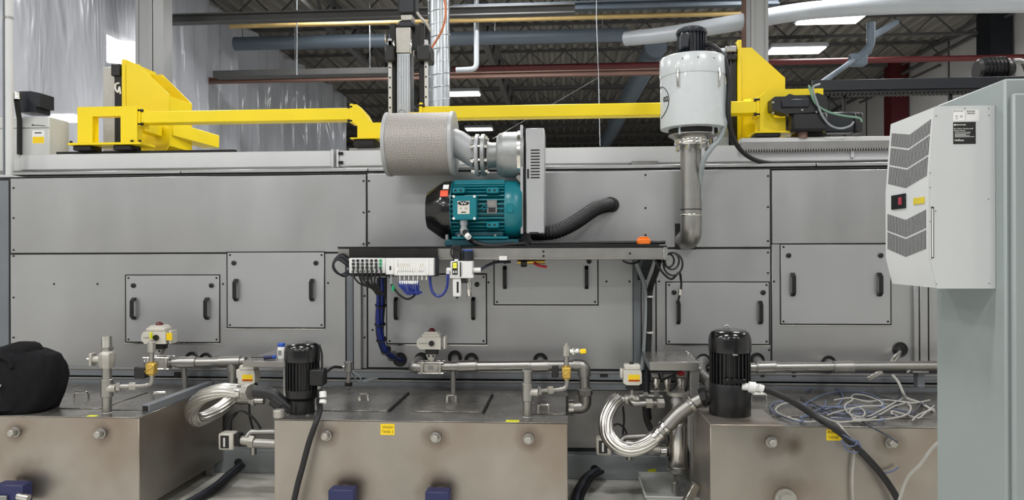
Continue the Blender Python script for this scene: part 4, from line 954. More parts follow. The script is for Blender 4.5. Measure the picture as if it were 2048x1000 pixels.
lid(t2, [(628, 822), (775, 823), (818, 787), (690, 787)], 728, 801, True); lid(t2, [(820, 824), (964, 826), (985, 790), (856, 790)], 903, 804, True); lid(t2, [(1042, 829), (1132, 830), (1132, 795), (1060, 795)])
part('hand_grip', MB().tube(rnd([PZ(1077, 822, ZK)+Vector((0, 0, .006)), PZ(1077, 822, ZK)+Vector((0, 0, .04)), PZ(1098, 822, ZK)+Vector((0, 0, .04)), PZ(1098, 822, ZK)+Vector((0, 0, .006))], .012), .008, 8), 'bright_steel', t2)
for px, py in ((654, 870), (872, 874), (1057, 877)): tplug(t2, px, py)
lb = part('tank_label', MB().pbox(761, 848, 789, 870, YT0-.0015, YT0, 0), 'label_yellow', t2, 'yellow label reading WASH TANK 2')
text('WASH', P(775, 854.5, YT0-.0016), S(5.5, 775, YT0), 'print_black', lb, 'lettering', S(20, 775, YT0)); text('TANK 2', P(775, 863.5, YT0-.0016), S(5.5, 775, YT0), 'print_black', lb, 'lettering', S(23, 775, YT0))
part('yellow_tag', MB().box(PZ(1011, 844, ZK+.0005)-Vector((0, 0, .0004)), PZ(1039, 840.5, ZK+.0005)+Vector((0, 0, .0015)), 0), 'sticker_yellow', t2)
t3 = tank(1420, 2140, 'stainless rinse tank at the right under the tangled cables')
lid(t3, [(1512, 834), (1640, 835), (1630, 800), (1510, 800)], 1518, 800, False, gap=False); lid(t3, [(1660, 836), (1860, 838), (1840, 800), (1650, 800)], gap=False)
for px, py in ((1542, 883), (1780, 884)): tplug(t3, px, py)
lb = part('tank_label', MB().pbox(1653, 859, 1684, 881, YT0-.0015, YT0, 0), 'label_yellow', t3, 'yellow label reading RINSE TANK')
text('RINSE', P(1668, 864.5, YT0-.0016), S(6, 1668, YT0), 'print_black', lb, 'lettering', S(24, 1668, YT0)); text('TANK', P(1667, 875, YT0-.0016), S(6, 1668, YT0), 'print_black', lb, 'lettering', S(21, 1668, YT0))
part('pump_plate', MB().box(PZ(1420, 853, ZK)+Vector((0, 0, .0002)), PZ(1524, 822, ZK)+Vector((0, 0, .012)), .003), 'tank_steel', t3)
# blue sensor heads at the bottom edge
def sensor(px0, px1, py, lb, with_cable=False):
    Y = YT0-.10; c = P((px0+px1)/2, py+25, Y); t = thing('heater_head', lb, 'heater head', (c.x, Y, c.z-.06), 'blue heater heads on the tank fronts')
    part('terminal_box', MB().pbox(px0, py, px1, py+46, Y-.03, Y+.06, .006), 'blue_box', t)
    c2 = P((px0+px1)/2+(22 if px0 < 100 else 6), py+8, YT0); part('collar', MB().lathe([(.05, 0), (.05, .02), (.036, .022), (.036, .045)], c2, (0, -1, 0), 20), 'cast_steel', t)
    if with_cable:
        part('gland', MB().cyl(P(px1-8, py+22, Y-.05), P(px1+14, py+26, Y-.05), .02, n=12), 'bright_steel', t)
        part('plate', MB().pbox(px0-4, py+22, px0+24, py+34, Y-.05, Y-.03, .003), 'dull_steel', t)
sensor(-12, 44, 970, 'blue heater head on the left tank with steel gland', True); sensor(656, 707, 980, 'blue heater head low on the wash tank left of centre'); sensor(850, 898, 984, 'blue heater head low on the wash tank at centre')
c = P(1570, 998, YT0); solo('drain_flange', MB().lathe([(.06, 0), (.06, .02), (.04, .022), (.04, .05)], c, (0, -1, 0), 24), 'cast_steel', 'round steel flange low on the rinse tank at the bottom edge', 'flange')

# black bag on the left tank
def bag():
    zb = ZK+.002; L = LF(60, 830, 4.45); s = L.s; z0 = L(0, 830).z
    from mathutils import noise
    def soft(rows, N, xl_of, ry_of, ex=.62, amp=5.0, seed=0.0, d=0):
        vs = []; fs = []
        for i, (py, xl, xr) in enumerate(rows):
            f = i/(len(rows)-1); ry = ry_of(f); cxp = (xl+xr)/2; rx = (xr-xl)/2
            for k in range(N):
                th = 2*math.pi*k/N; cc, ss = math.cos(th), math.sin(th)
                X = math.copysign(abs(cc)**ex, cc)*rx; D = math.copysign(abs(ss)**ex, ss)*ry
                w_ = amp*noise.noise(Vector((X*.035+seed, D*.035, py*.04))) + amp*.6*noise.noise(Vector((X*.09+seed, D*.09, py*.1)))
                p = L(cxp+X+w_*cc, py + (w_*.7 if 0 < i else 0), D+d+w_*ss); p.z = max(zb, zb+(p.z-z0)); vs.append(p)
        n = len(rows)
        for i in range(n-1):
            for k in range(N): fs.append((i*N+k, i*N+(k+1) % N, (i+1)*N+(k+1) % N, (i+1)*N+k))
        fs.append(tuple(range(N))[::-1]); fs.append(tuple((n-1)*N+k for k in range(N)))
        return MB().add(vs, fs)
    t = thing('backpack', 'black fabric backpack lying on the left tank', 'backpack', L(50, 830))
    rows = [(830, -95, 94), (826, -98, 102), (815, -100, 109), (798, -100, 117), (780, -100, 122), (762, -98, 125), (746, -95, 124), (735, -92, 120), (725, -88, 112), (716, -80, 104), (711, -66, 92), (708, -45, 70)]
    part('body', soft(rows, 48, None, lambda f: 50 if f < .5 else 50*(1-(f-.5)*1.0), ex=.5, amp=5), 'fabric_black', t, sharp=75)
    rows = [(745, -10, 66), (730, -14, 80), (715, -8, 90), (704, 10, 88), (697, 30, 80), (693, 46, 68)]
    part('top_flap', soft(rows, 32, None, lambda f: 34*(1-.6*f), .8, 5, 3.1, -6), 'fabric_black', t, sharp=75)
    rows = [(790, 84, 118), (765, 82, 128), (742, 84, 132), (728, 90, 131), (718, 98, 126), (714, 106, 119)]
    part('side_pocket', soft(rows, 28, None, lambda f: 30*(1-.6*f), .8, 4, 7.7, -8), 'fabric_black', t, sharp=75)
    rows = [(822, -70, 70), (805, -78, 84), (780, -78, 92), (758, -70, 86), (742, -50, 66), (736, -20, 40)]
    part('front_pocket', soft(rows, 36, None, lambda f: 22*(1-.5*f), .7, 5, 5.2, -36), 'fabric_black', t, sharp=75)
    part('carry_strap', MB().tube(cat([L(-30, 714, -30), L(0, 709, -36), L(28, 708, -40), L(48, 716, -42), L(58, 730, -46)]), 4*s, 8), 'fabric_black', t)
    part('zip_pull', MB().bar(L(45, 759, -56), L(39, 773, -60), .008, .016, .002, up=(0, -1, 0)), 'bright_steel', t)
bag()

# ================================================================== valves, pipes, pumps
def ball_valve(px, py, Y, label, k=1.0, lever=False):
    """reference drawing around (863, 734)"""
    L = LF(px, py, Y, 863, 734, k); s = L.s
    t = thing('actuated_valve', label, 'valve', L(863, 747))
    part('valve_body', lbox(L, 848, 724, 879, 744, -11, 11, .008), 'cast_steel', t)
    for x in (842, 878): part('end_cap', lbox(L, x, 722, x+7, 746, -13, 13, .006), 'cast_steel', t)
    part('port', lcyl(L, 838, 734, 889, 734, 9.5, n=24), 'pipe_steel', t)
    for y in (723.5, 744.5):
        for d in (-11, 11): part('tie_rod', lcyl(L, 838, y, 889, y, 1.7, d, n=8), 'bright_steel', t)
    part('badge', lbox(L, 858, 730, 868, 738, -11.6, -11, 0), 'dull_steel', t)
    part('stem', lcyl(L, 863, 724, 863, 712, 4, n=12), 'bright_steel', t)
    br = part('stem_bracket', MB().prism([(L(853, 708).x, L(0, 708).z), (L(873, 708).x, L(0, 708).z), (L(868, 719).x, L(0, 719).z), (L(858, 719).x, L(0, 719).z)], 'y', Y-8*s, Y+8*s), 'cast_steel', t)
    for x in (859, 868): part('bracket_hole', lcyl(L, x, 711, x, 711, 2.2, -8.4, -7.9, 10), 'seam_black', br)
    part('coupling', lbox(L, 852, 697, 876, 708, -9, 9, .003), 'black_plastic', t)
    hs = part('actuator_housing', MB().prism([(L(a, 0).x, L(0, b).z) for a, b in ((836, 681), (840, 675), (846, 673), (884, 673), (884, 697), (842, 697), (836, 690))], 'y', Y-14*s, Y+14*s), 'actuator', t)
    part('housing_lid', lbox(L, 846, 667, 882, 673, -15, 15, .004), 'actuator', hs)
    part('housing_top', MB().prism([(L(a, 0).x, L(0, b).z) for a, b in ((848, 667), (853, 662.5), (876, 662.5), (880, 667))], 'y', Y-12*s, Y+12*s), 'actuator', hs)
    part('indicator_dome', MB().sph(L(864, 662.5), 7*s, (1, 1, .95), 18, 9), 'red_dark', t)
    part('knob', lcyl(L, 866, 685, 866, 685, 5.4, -14, -17.5, 16), 'black_plastic', t)
    part('side_cover', lbox(L, 889, 672, 893, 697, -12, 12, .003), 'actuator', t); part('side_gap', lbox(L, 884, 675, 889, 694, -9, 9, .002), 'dull_steel', t)
    text('Ludweck', L(849, 685, -14.1), 3.2*s, 'print_black', t, 'lettering', 17*s)
    if lever: part('side_label', lbox(L, 885, 676, 896, 690, -13.5, -12.2, 0), 'label_yellow', t, 'yellow and red label')
    if lever: part('lever', MB().bar(L(860, 674, -22), L(860, 701, -22), 4*s, 6*s, .003), 'sticker_yellow', t)
    return t
def small_actuator(px, py, Y, label, k=1.0):
    """front-on actuator with the yellow label; reference around (1265, 750)"""
    L = LF(px, py, Y, 1265, 750, k); t = thing('actuator', label, 'actuator', L(1265, 790)); s = L.s
    hs = part('housing', MB().prism([(L(a, 0).x, L(0, b).z) for a, b in ((1246, 738), (1280, 738), (1282, 745), (1282, 764), (1276, 768), (1252, 768), (1246, 764))], 'y', Y-14*s, Y+14*s), 'actuator', t)
    part('housing_lid', lbox(L, 1248, 728, 1280, 738, -13, 13, .006), 'actuator', hs); part('side_cap', lbox(L, 1240, 737, 1246, 756, -10, 10, .006), 'actuator', hs)
    lb = part('label', lbox(L, 1255.5, 747, 1278, 761, -14.6, -14, 0), 'label_yellow', t, 'yellow and red label'); part('label_band', lbox(L, 1256, 757, 1277.5, 760, -15, -14.6, 0), 'red', lb)
    part('knob', MB().sph(L(1263, 727), 4.5*s, (1, 1, .9), 14, 8), 'black_plastic', t)
    part('coupling', lbox(L, 1252, 768, 1279, 778, -10, 10, .004), 'black_plastic', t); part('stem', lcyl(L, 1264, 778, 1264, 792, 4.5, n=12), 'cast_steel', t)
    return t
YV = 5.16
def pipe_run(t, name, pts, r, m_='pipe_steel', Yr=0.04, n=24, px=900): return part(name, MB().tube(rnd(pts, Yr), S(r, px, YV), n), m_, t)
# left manifold
ball_valve(318, 725, YV, 'actuated ball valve with yellow lever at the left pipe end', 1.05, True)
t = thing('pipe_manifold', 'stainless pipe with tee running right from the left actuated valve', 'pipe', P(420, 770, YV))
pipe_run(t, 'pipe', [P(345, 725, YV), P(442, 724, YV)], 9.5); pipe_run(t, 'sleeve', [P(358, 725, YV), P(393, 724.5, YV)], 12)
pipe_run(t, 'tee', [P(440, 724, YV), P(482, 723, YV)], 12); pipe_run(t, 'tee_branch', [P(465, 724, YV), P(465, 742, YV)], 11.5)
pipe_run(t, 'drop_pipe', [P(465, 740, YV), P(465, 772, YV)], 9.5); pipe_run(t, 'support_leg', [P(368, 735, YV+.02), (P(368, 735, YV).x, YV+.02, ZK)], 5.5); pipe_run(t, 'nipple', [P(480, 723, YV), P(492, 722, YV)], 9.5)
pipe_run(t, 'hole_branch', [P(410, 722, YV), P(412, 719, YM)], 8, Yr=.01); pipe_run(t, 'hole_branch', [P(383, 721, YV), P(384, 717, YM)], 8, Yr=.01)
# wash manifold
ball_valve(863, 734, YV, 'actuated ball valve with red dome left on the wash manifold')
t = thing('pipe_manifold', 'long stainless pipe manifold above the wash tank with bends at both ends', 'pipe', P(1000, 775, YV))
pipe_run(t, 'elbow', [P(845, 734, YV), P(828, 734, YV), P(840, 722, YM)], 12.5, Yr=.09)
pipe_run(t, 'pipe', [P(884, 733, YV), P(1150, 730, YV)], 9.8)
for x0, x1 in ((917, 955), (1060, 1098)): pipe_run(t, 'sleeve', [P(x0, 732.5, YV), P(x1, 731.5, YV)], 12)
pipe_run(t, 'elbow', [P(1146, 730, YV), P(1168, 730, YV), P(1169, 752, YV)], 12.5, Yr=.09)
pipe_run(t, 'drop_pipe', [P(1169, 750, YV), P(1170, 792, YV)], 9.8)
u = P(1170, 783, YV); part('union', MB().lathe([(S(11, 1170, YV), -.03), (S(15, 1170, YV), -.022), (S(15, 1170, YV), .012), (S(12, 1170, YV), .018), (S(12, 1170, YV), .03)], u, (0, 0, 1), 8), 'pipe_steel', t)
pipe_run(t, 'elbow', [P(1170, 790, YV), P(1170, 814, YV), P(1148, 815, YV)], 12.5, Yr=.09); pipe_run(t, 'nipple', [P(1150, 815, YV), P(1136, 815, YV)], 9.8)
part('tank_flange', MB().lathe([(S(16, 1140, YV), 0), (S(16, 1140, YV), .035), (S(13, 1140, YV), .037)], P(1137, 815, YV), (1, 0, 0), 24), 'bright_steel', t)
part('flange_gasket', MB().pbox(1118, 793, 1137, 829, YV-.06, YV+.06, .004), 'dull_steel', t)
for px, py in ((910, 715), (943, 720), (1081, 720)): pipe_run(t, 'hole_branch', [P(px-1, 730, YV), P(px, py, YM)], 8, Yr=.01)
pipe_run(t, 'support_leg', [P(906, 742, YV+.02), (P(906, 742, YV).x, YV+.02, ZK)], 5.5)
for x in (1062, 1095, 917, 953, 884): part('weld_bead', MB().lathe([(S(12.3, x, YV), -.003), (S(12.6, x, YV), 0), (S(12.3, x, YV), .003)], P(x, 732, YV), (1, 0, 0), 20), 'dull_steel', t)
# rinse pipe
t = thing('pipe_manifold', 'stainless pipe running right behind the tangled cables to the cabinet', 'pipe', P(1700, 770, YV))
pipe_run(t, 'pipe', [P(1500, 735, YV), P(2000, 730, YV)], 9.6, px=1600)
for x0, x1 in ((1512, 1551), (1666, 1706)): pipe_run(t, 'sleeve', [P(x0, 734.5, YV), P(x1, 733.5, YV)], 12.2, px=1600)
for px, py in ((1514, 720), (1657, 726)): pipe_run(t, 'hole_branch', [P(px+8, 733, YV), P(px, py, YM)], 9, Yr=.01)
part('post', MB().pbox(1835, 742, 1850, 775, YV+.02, YV+.08, .003), 'post_paint', t); part('saddle', MB().pbox(1826, 742, 1858, 746, YV-.03, YV+.1, .002), 'dull_steel', t)
for x in (1514, 1549, 1668, 1704): part('weld_bead', MB().lathe([(S(12.6, x, YV), -.003), (S(12.9, x, YV), 0), (S(12.6, x, YV), .003)], P(x, 734, YV), (1, 0, 0), 20), 'dull_steel', t)

# overflow risers with brass solenoid valves
def riser(px, py, Y, label, topvalve):
    """reference drawing around (1055, 840): base of the riser"""
    L = LF(px, py, Y, 1055, 840); s = L.s
    t = thing('fill_riser', label, 'pipe riser', L(1055, 842))
    part('base_collar', lcyl(L, 1055, 843, 1055, 832, 11.5, n=24, c=.003), 'pipe_steel', t)
    part('pipe', lcyl(L, 1055, 834, 1055, 740, 9, n=24), 'pipe_steel', t)
    part('tee', lcyl(L, 1055, 802, 1055, 766, 11.5, n=24, c=.003), 'pipe_steel', t)
    part('side_outlet', MB().lathe([(11*s, 0), (8*s, 12*s), (8.5*s, 13*s), (8.5*s, 20*s)], L(1057, 785, 0), (1, -.1, .03), 20), 'cast_steel', t)
    if topvalve:
        part('ball_valve', MB().lathe([(12*s, 0), (15*s, 6*s), (16*s, 26*s), (13*s, 32*s), (11*s, 34*s)], L(1055, 744), (0, 0, 1), 8), 'cast_steel', t)
        part('nipple', lcyl(L, 1055, 712, 1055, 680, 10, n=20), 'bright_steel', t); part('nipple_groove', lcyl(L, 1055, 708, 1055, 702, 12, n=8), 'pipe_steel', t)
        part('valve_flange', lbox(L, 1022, 714, 1028, 740, -9, 9, .004), 'cast_steel', t); part('valve_stem', lcyl(L, 1028, 727, 1044, 727, 7, n=14), 'cast_steel', t); part('valve_pin', lcyl(L, 1014, 726, 1023, 726, 2, n=8), 'bright_steel', t)
    else:
        part('cap', MB().lathe([(11*s, 0), (11*s, 3*s), (9*s, 5*s), (4*s, 6*s)], L(1055, 743), (0, 0, 1), 20), 'pipe_steel', t)
    D = 26
    part('nut', lcyl(L, 1074, 782, 1080, 782, 9.5, 0, 3, 6), 'pipe_steel', t)
    part('feed_pipe', MB().tube(rnd([L(1078, 782, 3), L(1112, 783, D-6), L(1133, 781, D), L(1134, 760, D)], 14*s), 5.2*s, 16), 'pipe_steel', t)
    part('union', MB().cyl(L(1094, 782.5, 11), L(1104, 783, 17), 8.5*s, n=6), 'cast_steel', t)
    sv = part('solenoid_valve', lbox(L, 1124, 737, 1142, 760, D-9, D+9, .006), 'brass', t, 'brass solenoid valve')
    part('brass_rib', MB().bar(L(1124, 754, D-10), L(1141, 743, D-10), .008, .012, .003, up=(0, -1, 0)), 'brass', sv); part('brass_collar', lcyl(L, 1133, 762, 1133, 734, 7, D, n=8), 'brass', sv)
    part('solenoid_coil', lbox(L, 1100, 745, 1123, 768, D-8, D+8, .004) if topvalve else lbox(L, 1103, 737, 1117, 760, D+6, D+18, .004), 'black_plastic', t)
    part('stand_pipe', lcyl(L, 1133, 736, 1133, 712, 5, D, n=14), 'pipe_steel', t); part('fitting', lcyl(L, 1133, 716, 1133, 694, 8, D, n=8, c=.003), 'cast_steel', t); part('top_plug', lcyl(L, 1133, 695, 1133, 689, 4.5, D, n=6), 'cast_steel', t)
    if not topvalve:
        part('shutoff_valve', lcyl(L, 1140, 705, 1158, 704, 5, D-3, n=8), 'bright_steel', t); part('shutoff_stem', lcyl(L, 1148, 711, 1148, 698, 5, D-3, n=8), 'bright_steel', t)
        part('yellow_handle', MB().bar(L(1160, 705, D-6), L(1173, 704, D-6), .02, .028, .005), 'label_yellow', t); part('handle_arm', lcyl(L, 1156, 704, 1163, 704, 2.5, D-6, n=8), 'bright_steel', t)
    return t
riser(1055, 840, 4.42, 'capped stainless riser with brass valve at the right of the wash tank', False)
riser(214, 832, 4.40, 'tall stainless riser with brass valve on the left tank', True)

# ------------------------------------------------------------------ pumps
def pump(px, py, Y, k, label, name, taper):
    """reference drawing around the base (605, 836)"""
    L = LF(px, py, Y, 605, 836, k); s = L.s; O = L(605, 836)
    t = thing('pump', label, 'pump', O)
    H = lambda y: (836-y)*s
    part('fan_cover', MB().lathe([(35*s, H(722)), (35*s, H(703)), (34*s, H(697)), (31*s, H(690)), (25*s, H(686)), (12*s, H(684)), (.001, H(683.5))], O, (0, 0, 1), 48, cap=False), 'black_gloss', t, sharp=60)
    part('motor_body', MB().lathe([(29*s, H(785)), (29*s, H(716))], O, (0, 0, 1), 32), 'black_satin', t)
    for k_ in range(28):
        th = 2*math.pi*k_/28; m_ = MB().box((28*s, -1.1*s, H(780)), (33.5*s, 1.1*s, H(720)), .001); Rm = Matrix.Rotation(th, 3, 'Z'); m_.v = [Rm@v+O for v in m_.v]; part('fin', m_, 'black_satin', t)
    part('lower_bell', MB().lathe([(27*s, H(797)), (32*s, H(793)), (33*s, H(782)), (33*s, H(778)), (30*s, H(776))], O, (0, 0, 1), 32), 'black_satin', t)
    part('volute', MB().lathe([(24*s, 2*s), (24*s, H(800)), (28*s, H(797))], O, (0, 0, 1), 28), 'black_satin', t)
    part('base_flange', MB().lathe([(35*s, 0), (36*s, .5*s), (36*s, 5*s), (35*s, 6*s), (27*s, 7*s)], O, (0, 0, 1), 32), 'black_satin', t)
    return t, L
t, L = pump(605, 835, 4.46, 1.0, 'black vertical pump motor standing at the left corner of the wash tank', 0, 0)
tb = part('terminal_box', lbox(L, 628, 735, 657, 768, -30, -2, .008), 'black_satin', t); part('box_gland', lcyl(L, 645, 768, 645, 778, 5, -16, n=10), 'dull_steel', tb)
part('cable_clip', MB().tube(cat([L(640, 690, 0), L(646, 706, -4), L(648, 722, -8), L(650, 738, -14)]), 2.2*L.s, 6), 'black_satin', t)
part('outlet_elbow', MB().tube(rnd([L(592, 822, -4), L(566, 806, -6), L(545, 786, -6), L(508, 784, -2)], .09), 12*L.s, 20), 'black_plastic', t)
part('outlet_collar', MB().cyl(L(566, 812, -6), L(548, 798, -6), 14*L.s, n=18), 'black_plastic', t)
for th in (.6, 2.2, 3.9, 5.4): rep('base_bolt', 'pbolt', lambda: MB().cyl((0, 0, 0), (0, 0, .02), .012, n=6), 'dull_steel', L(605+30*math.cos(th), 831, 30*math.sin(th)), t)
t, L2 = pump(1460, 838, 4.52, 1.19, 'large glossy black pump motor on the left of the rinse tank', 0, 0)
part('label_strip', lbox(L2, 586, 763, 623, 770, -36, -30, .002), 'black_gloss', t); part('lift_eye', MB().ring(L2(600, 683, 0), (0, 1, 0), 4*L2.s, 1.5*L2.s, 14, 6), 'cast_steel', t)
part('outlet_flange', lcyl(L2, 572, 800, 566, 800, 13, 6, n=20), 'black_steel', t)
part('chrome_tag', lbox(L2, 602, 722, 610, 725, -35.6, -34.5, .0005), 'bright_steel', t)
part('cable_gland', MB().lathe([(6*L2.s, 0), (6*L2.s, 10*L2.s), (9*L2.s, 11*L2.s), (9*L2.s, 22*L2.s), (6.5*L2.s, 23*L2.s), (6.5*L2.s, 30*L2.s)], L2(618, 776, -28), (1, -.1, -.06), 12), 'white_plastic', t)
part('lower_skirt', MB().lathe([(33*L2.s, 6*L2.s), (34*L2.s, 8*L2.s), (34*L2.s, 60*L2.s), (33*L2.s, 62*L2.s)], L2(605, 836), (0, 0, 1), 36), 'black_satin', t)
solo('filler_cap', MB().cyl(PZ(558, 836, ZK), PZ(558, 836, ZK)+Vector((0, 0, .05)), .034, n=20, c=.006), 'cast_steel', 'short steel filler cap under the pump elbow at the tank corner', 'cap')
# pump cables
solo('pump_cable', MB().tube(cat([L(645, 776, -16), L(647, 790, -18), L(646, 800, -20), P(640, 820, 4.3), P(632, 845, 4.22), P(618, 885, 4.2), P(606, 930, 4.19), P(594, 975, 4.18), P(580, 1040, 4.18)]), .017, 10), 'rubber', 'black cable hanging from the left pump down the wash tank front', 'cable')
for a_, b_ in (((645.5, 783), (646, 795)), ((646.5, 800), (645, 807))):
    solo('cable_marker', MB().cyl(P(a_[0], a_[1], 4.34), P(b_[0], b_[1], 4.33), .021, n=12), 'white_plastic', 'white gland on the left pump cable below its terminal box' if a_[1] < 790 else 'white marker sleeve on the left pump cable', 'gland')
pts = [P(1520, 776, 4.36), P(1545, 784, 4.36), P(1585, 803, 4.34), P(1630, 832, 4.32), P(1660, 850, 4.26), P(1695, 878, 4.23), P(1740, 922, 4.21), P(1775, 965, 4.2), P(1800, 1010, 4.19), P(1812, 1060, 4.19)]
solo('pump_cable', MB().tube(cat(pts), S(6.6, 1600, 4.3), 12), 'rubber', 'thick black cable sweeping from the right pump across the RINSE label', 'cable')
solo('cable_marker', MB().cyl(P(1516, 775, 4.36), P(1526, 778, 4.36), S(8, 1520, 4.36), n=14), 'white_plastic', 'white ring where the thick cable leaves the right pump', 'gland')
# loop of braided hose on the left
def braided(path, r, label, caps):
    t = thing('braided_hose', label, 'hose', path[len(path)//2])
    rs = resample(cat(path, 20), .006)
    part('braid', MB().tube(rs, r, 48, lobes=12, amp=.10, twist=2.5), 'bright_braid', t, sharp=80)
    for a_, b_, rr, nn in caps: part('ferrule', MB().cyl(a_, b_, rr, n=nn, c=.003), 'bright_steel', t)
mat('bright_braid', (206, 204, 198), .3, .95, .12, 300, rvar=.05)
p = [P(478, 782, 4.50), P(445, 781, 4.50), P(405, 794, 4.54), P(383, 820, 4.62), P(394, 840, 4.72), P(428, 826, 4.84), P(455, 806, 4.92), P(470, 790, 5.0)]
braided(p, S(13, 430, 4.6), 'shiny braided hose looping left of the left pump', [(P(474, 782, 4.5), P(484, 783, 4.5), S(14, 478, 4.5), 20), (P(466, 795, 4.98), P(472, 786, 5.03), S(13, 478, 5), 20)])
t = thing('hose_union', 'steel union joining the braided loop to the black pump elbow', 'pipe fitting', P(495, 800, 4.5))
part('hex_nut', MB().cyl(P(484, 783, 4.5), P(494, 783.5, 4.5), S(14.5, 490, 4.5), n=6, c=.003), 'cast_steel', t); part('collar', MB().cyl(P(493, 783.5, 4.5), P(503, 784, 4.48), S(17, 490, 4.5), n=8, c=.003), 'cast_steel', t)
part('tee', MB().tube(rnd([P(470, 774, 5.08), P(470, 792, 5.08), P(476, 803, 4.95), P(500, 802, 4.9), P(528, 802, 4.9)], .05), S(7, 490, 4.9), 14), 'pipe_steel', t); part('tee_nut', MB().cyl(P(500, 802, 4.9), P(510, 802, 4.9), S(10, 490, 4.9), n=6), 'cast_steel', t)
small_actuator(499, 750, 4.98, 'pale actuator with yellow and red label left of the left pump', .95)
# shelf plate with bottle behind the left pump
t = thing('side_bracket', 'stainless bracket table behind the left pump', 'bracket', P(540, 770, 4.95))
zt = P(530, 722, 4.85).z
part('top', MB().box((P(486, 722, 4.85).x, 4.85, zt-.004), (P(572, 722, 4.85).x, 5.36, zt), .001), 'tank_top', t)
part('front_lip', MB().box((P(486, 722, 4.85).x, 4.846, zt-.04), (P(572, 722, 4.85).x, 4.85, zt), .001), 'pipe_steel', t)
for px in (566,): part('leg', MB().box((P(px, 722, 4.86).x, 4.86, ZK), (P(px, 722, 4.86).x+.03, 4.89, zt-.004), .002), 'dull_steel', t)
Lb = LF(563, 714, 4.95, 563, 714); O = Lb(563, 714); O.z = zt
t = thing('spray_bottle', 'small white bottle with blue cap on the bracket table', 'bottle', O); s = Lb.s
part('bottle', MB().lathe([(7.5*s, 0), (8*s, 1*s), (8*s, 22*s), (6*s, 25*s), (5*s, 26*s)], O, (0, 0, 1), 20), 'white_plastic', t); part('cap', MB().lathe([(7*s, 25*s), (7.2*s, 26*s), (7.2*s, 31*s), (6.5*s, 32*s)], O, (0, 0, 1), 20), 'blue_bright', t)
part('print', MB().box(O+Vector((-4*s, -8.3*s, 8*s)), O+Vector((3*s, -7.6*s, 18*s)), 0), 'dull_steel', t)
t = thing('hand_tool', 'blue handled tool lying beside the white bottle', 'tool', O-Vector((20*s, 0, 0)))
part('grip', MB().cyl(O+Vector((-34*s, -6*s, 4*s)), O+Vector((-10*s, -6*s, 5*s)), 4*s, n=12, c=.004), 'blue_box', t); part('shaft', MB().cyl(O+Vector((-60*s, -4*s, 3*s)), O+Vector((-34*s, -6*s, 4*s)), 1.2*s, n=8), 'black_steel', t); part('blue_end', MB().sph(O+Vector((-12*s, -7*s, 5*s)), 4.4*s, n=12, mseg=8), 'blue_bright', t)

# sensor post with cables right of the left pump
L = LF(697, 770, 4.95); t = thing('level_sensor', 'small steel level sensor standing at the back of the wash tank', 'sensor', L(697, 772))
part('stem', lcyl(L, 697, 775, 697, 742, 4.5, n=14), 'pipe_steel', t); part('head', lcyl(L, 697, 744, 697, 725, 7.5, n=16, c=.002), 'pipe_steel', t); part('cap', lcyl(L, 697, 726, 697, 723, 9, n=16), 'dull_steel', t); part('nut', lcyl(L, 697, 772, 697, 765, 8, n=6), 'black_steel', t)
part('gland', lcyl(L, 690, 734, 683, 735, 3.5, n=10), 'bright_steel', t)
solo('sensor_cable', MB().tube(cat([L(684, 735), P(668, 734, 4.85), P(655, 742, 4.7), P(648, 750, 4.5)]), .009, 8), 'rubber', 'black cable from the left pump to the level sensor', 'cable')
for dx in (0, 10): solo('sensor_cable', MB().tube(cat([P(702, 742, 4.96), P(708+dx, 752, 5.0), P(716+dx, 764, 5.05), P(735+dx, 758, 5.2), P(745+dx, 757, 5.28)]), .006, 6), 'conduit_grey', 'thin grey cable curling right of the level sensor', 'cable', 'grey cables at the level sensor')

# coil valve in the gap left of the wash tank
def coil_valve(px, py, Y, label, flip=1, ext=0):
    L = LF(px, py, Y, 462, 880); s = L.s; X = lambda x: 462+(x-462)*flip
    t = thing('drain_valve', label, 'valve', L(470, 905))
    part('housing', MB().box(L(min(X(442), X(472)), 897, -14), L(max(X(442), X(472)), 864, 14), .008), 'actuator', t); part('face', MB().box(L(min(X(447), X(464)), 893, -15), L(max(X(447), X(464)), 868, -13.8), .001), 'black_plastic', t)
    part('face_bar', MB().box(L(X(455)-2, 890, -15.6), L(X(455)+2, 872, -15), .0005), 'white_plastic', t)
    part('side_block', MB().box(L(min(X(472), X(484)), 890, -10), L(max(X(472), X(484)), 866, 10), .004), 'black_steel', t)
    part('body', lcyl(L, X(482), 880, X(512), 884, 9, n=16), 'cast_steel', t); part('nut', lcyl(L, X(500), 882, X(510), 883, 13, n=6), 'cast_steel', t)
    part('port', lcyl(L, X(508), 885, X(546)+ext, 888, 10, n=18), 'pipe_steel', t); part('drop', lcyl(L, X(508), 885, X(508), 908, 6, n=14), 'pipe_steel', t)
    part('upper_port', MB().tube(rnd([L(X(492), 876, 6), L(X(498), 866, 10), L(X(546)+ext, 864, 14)], .03), 6*s, 14), 'pipe_steel', t)
    return t
coil_valve(462, 880, 4.8, 'grey motorised drain valve in the gap left of the wash tank', 1, 66)
coil_valve(1212, 890, 4.95, 'grey motorised drain valve behind the large braided hose', 1)
for i_, pts in enumerate(([(450, 862), (452, 842), (468, 826), (485, 822), (505, 835), (520, 855), (524, 868)], [(462, 862), (463, 840), (475, 825)], [(498, 808), (500, 835), (506, 858), (508, 872)])):
    solo('valve_cable', MB().tube(cat([P(a_, b_, 4.85+.01*i_) for a_, b_ in pts]), .008, 6), 'rubber', 'thin black cable looping above the left drain valve', 'cable', 'cables above the left drain valve')
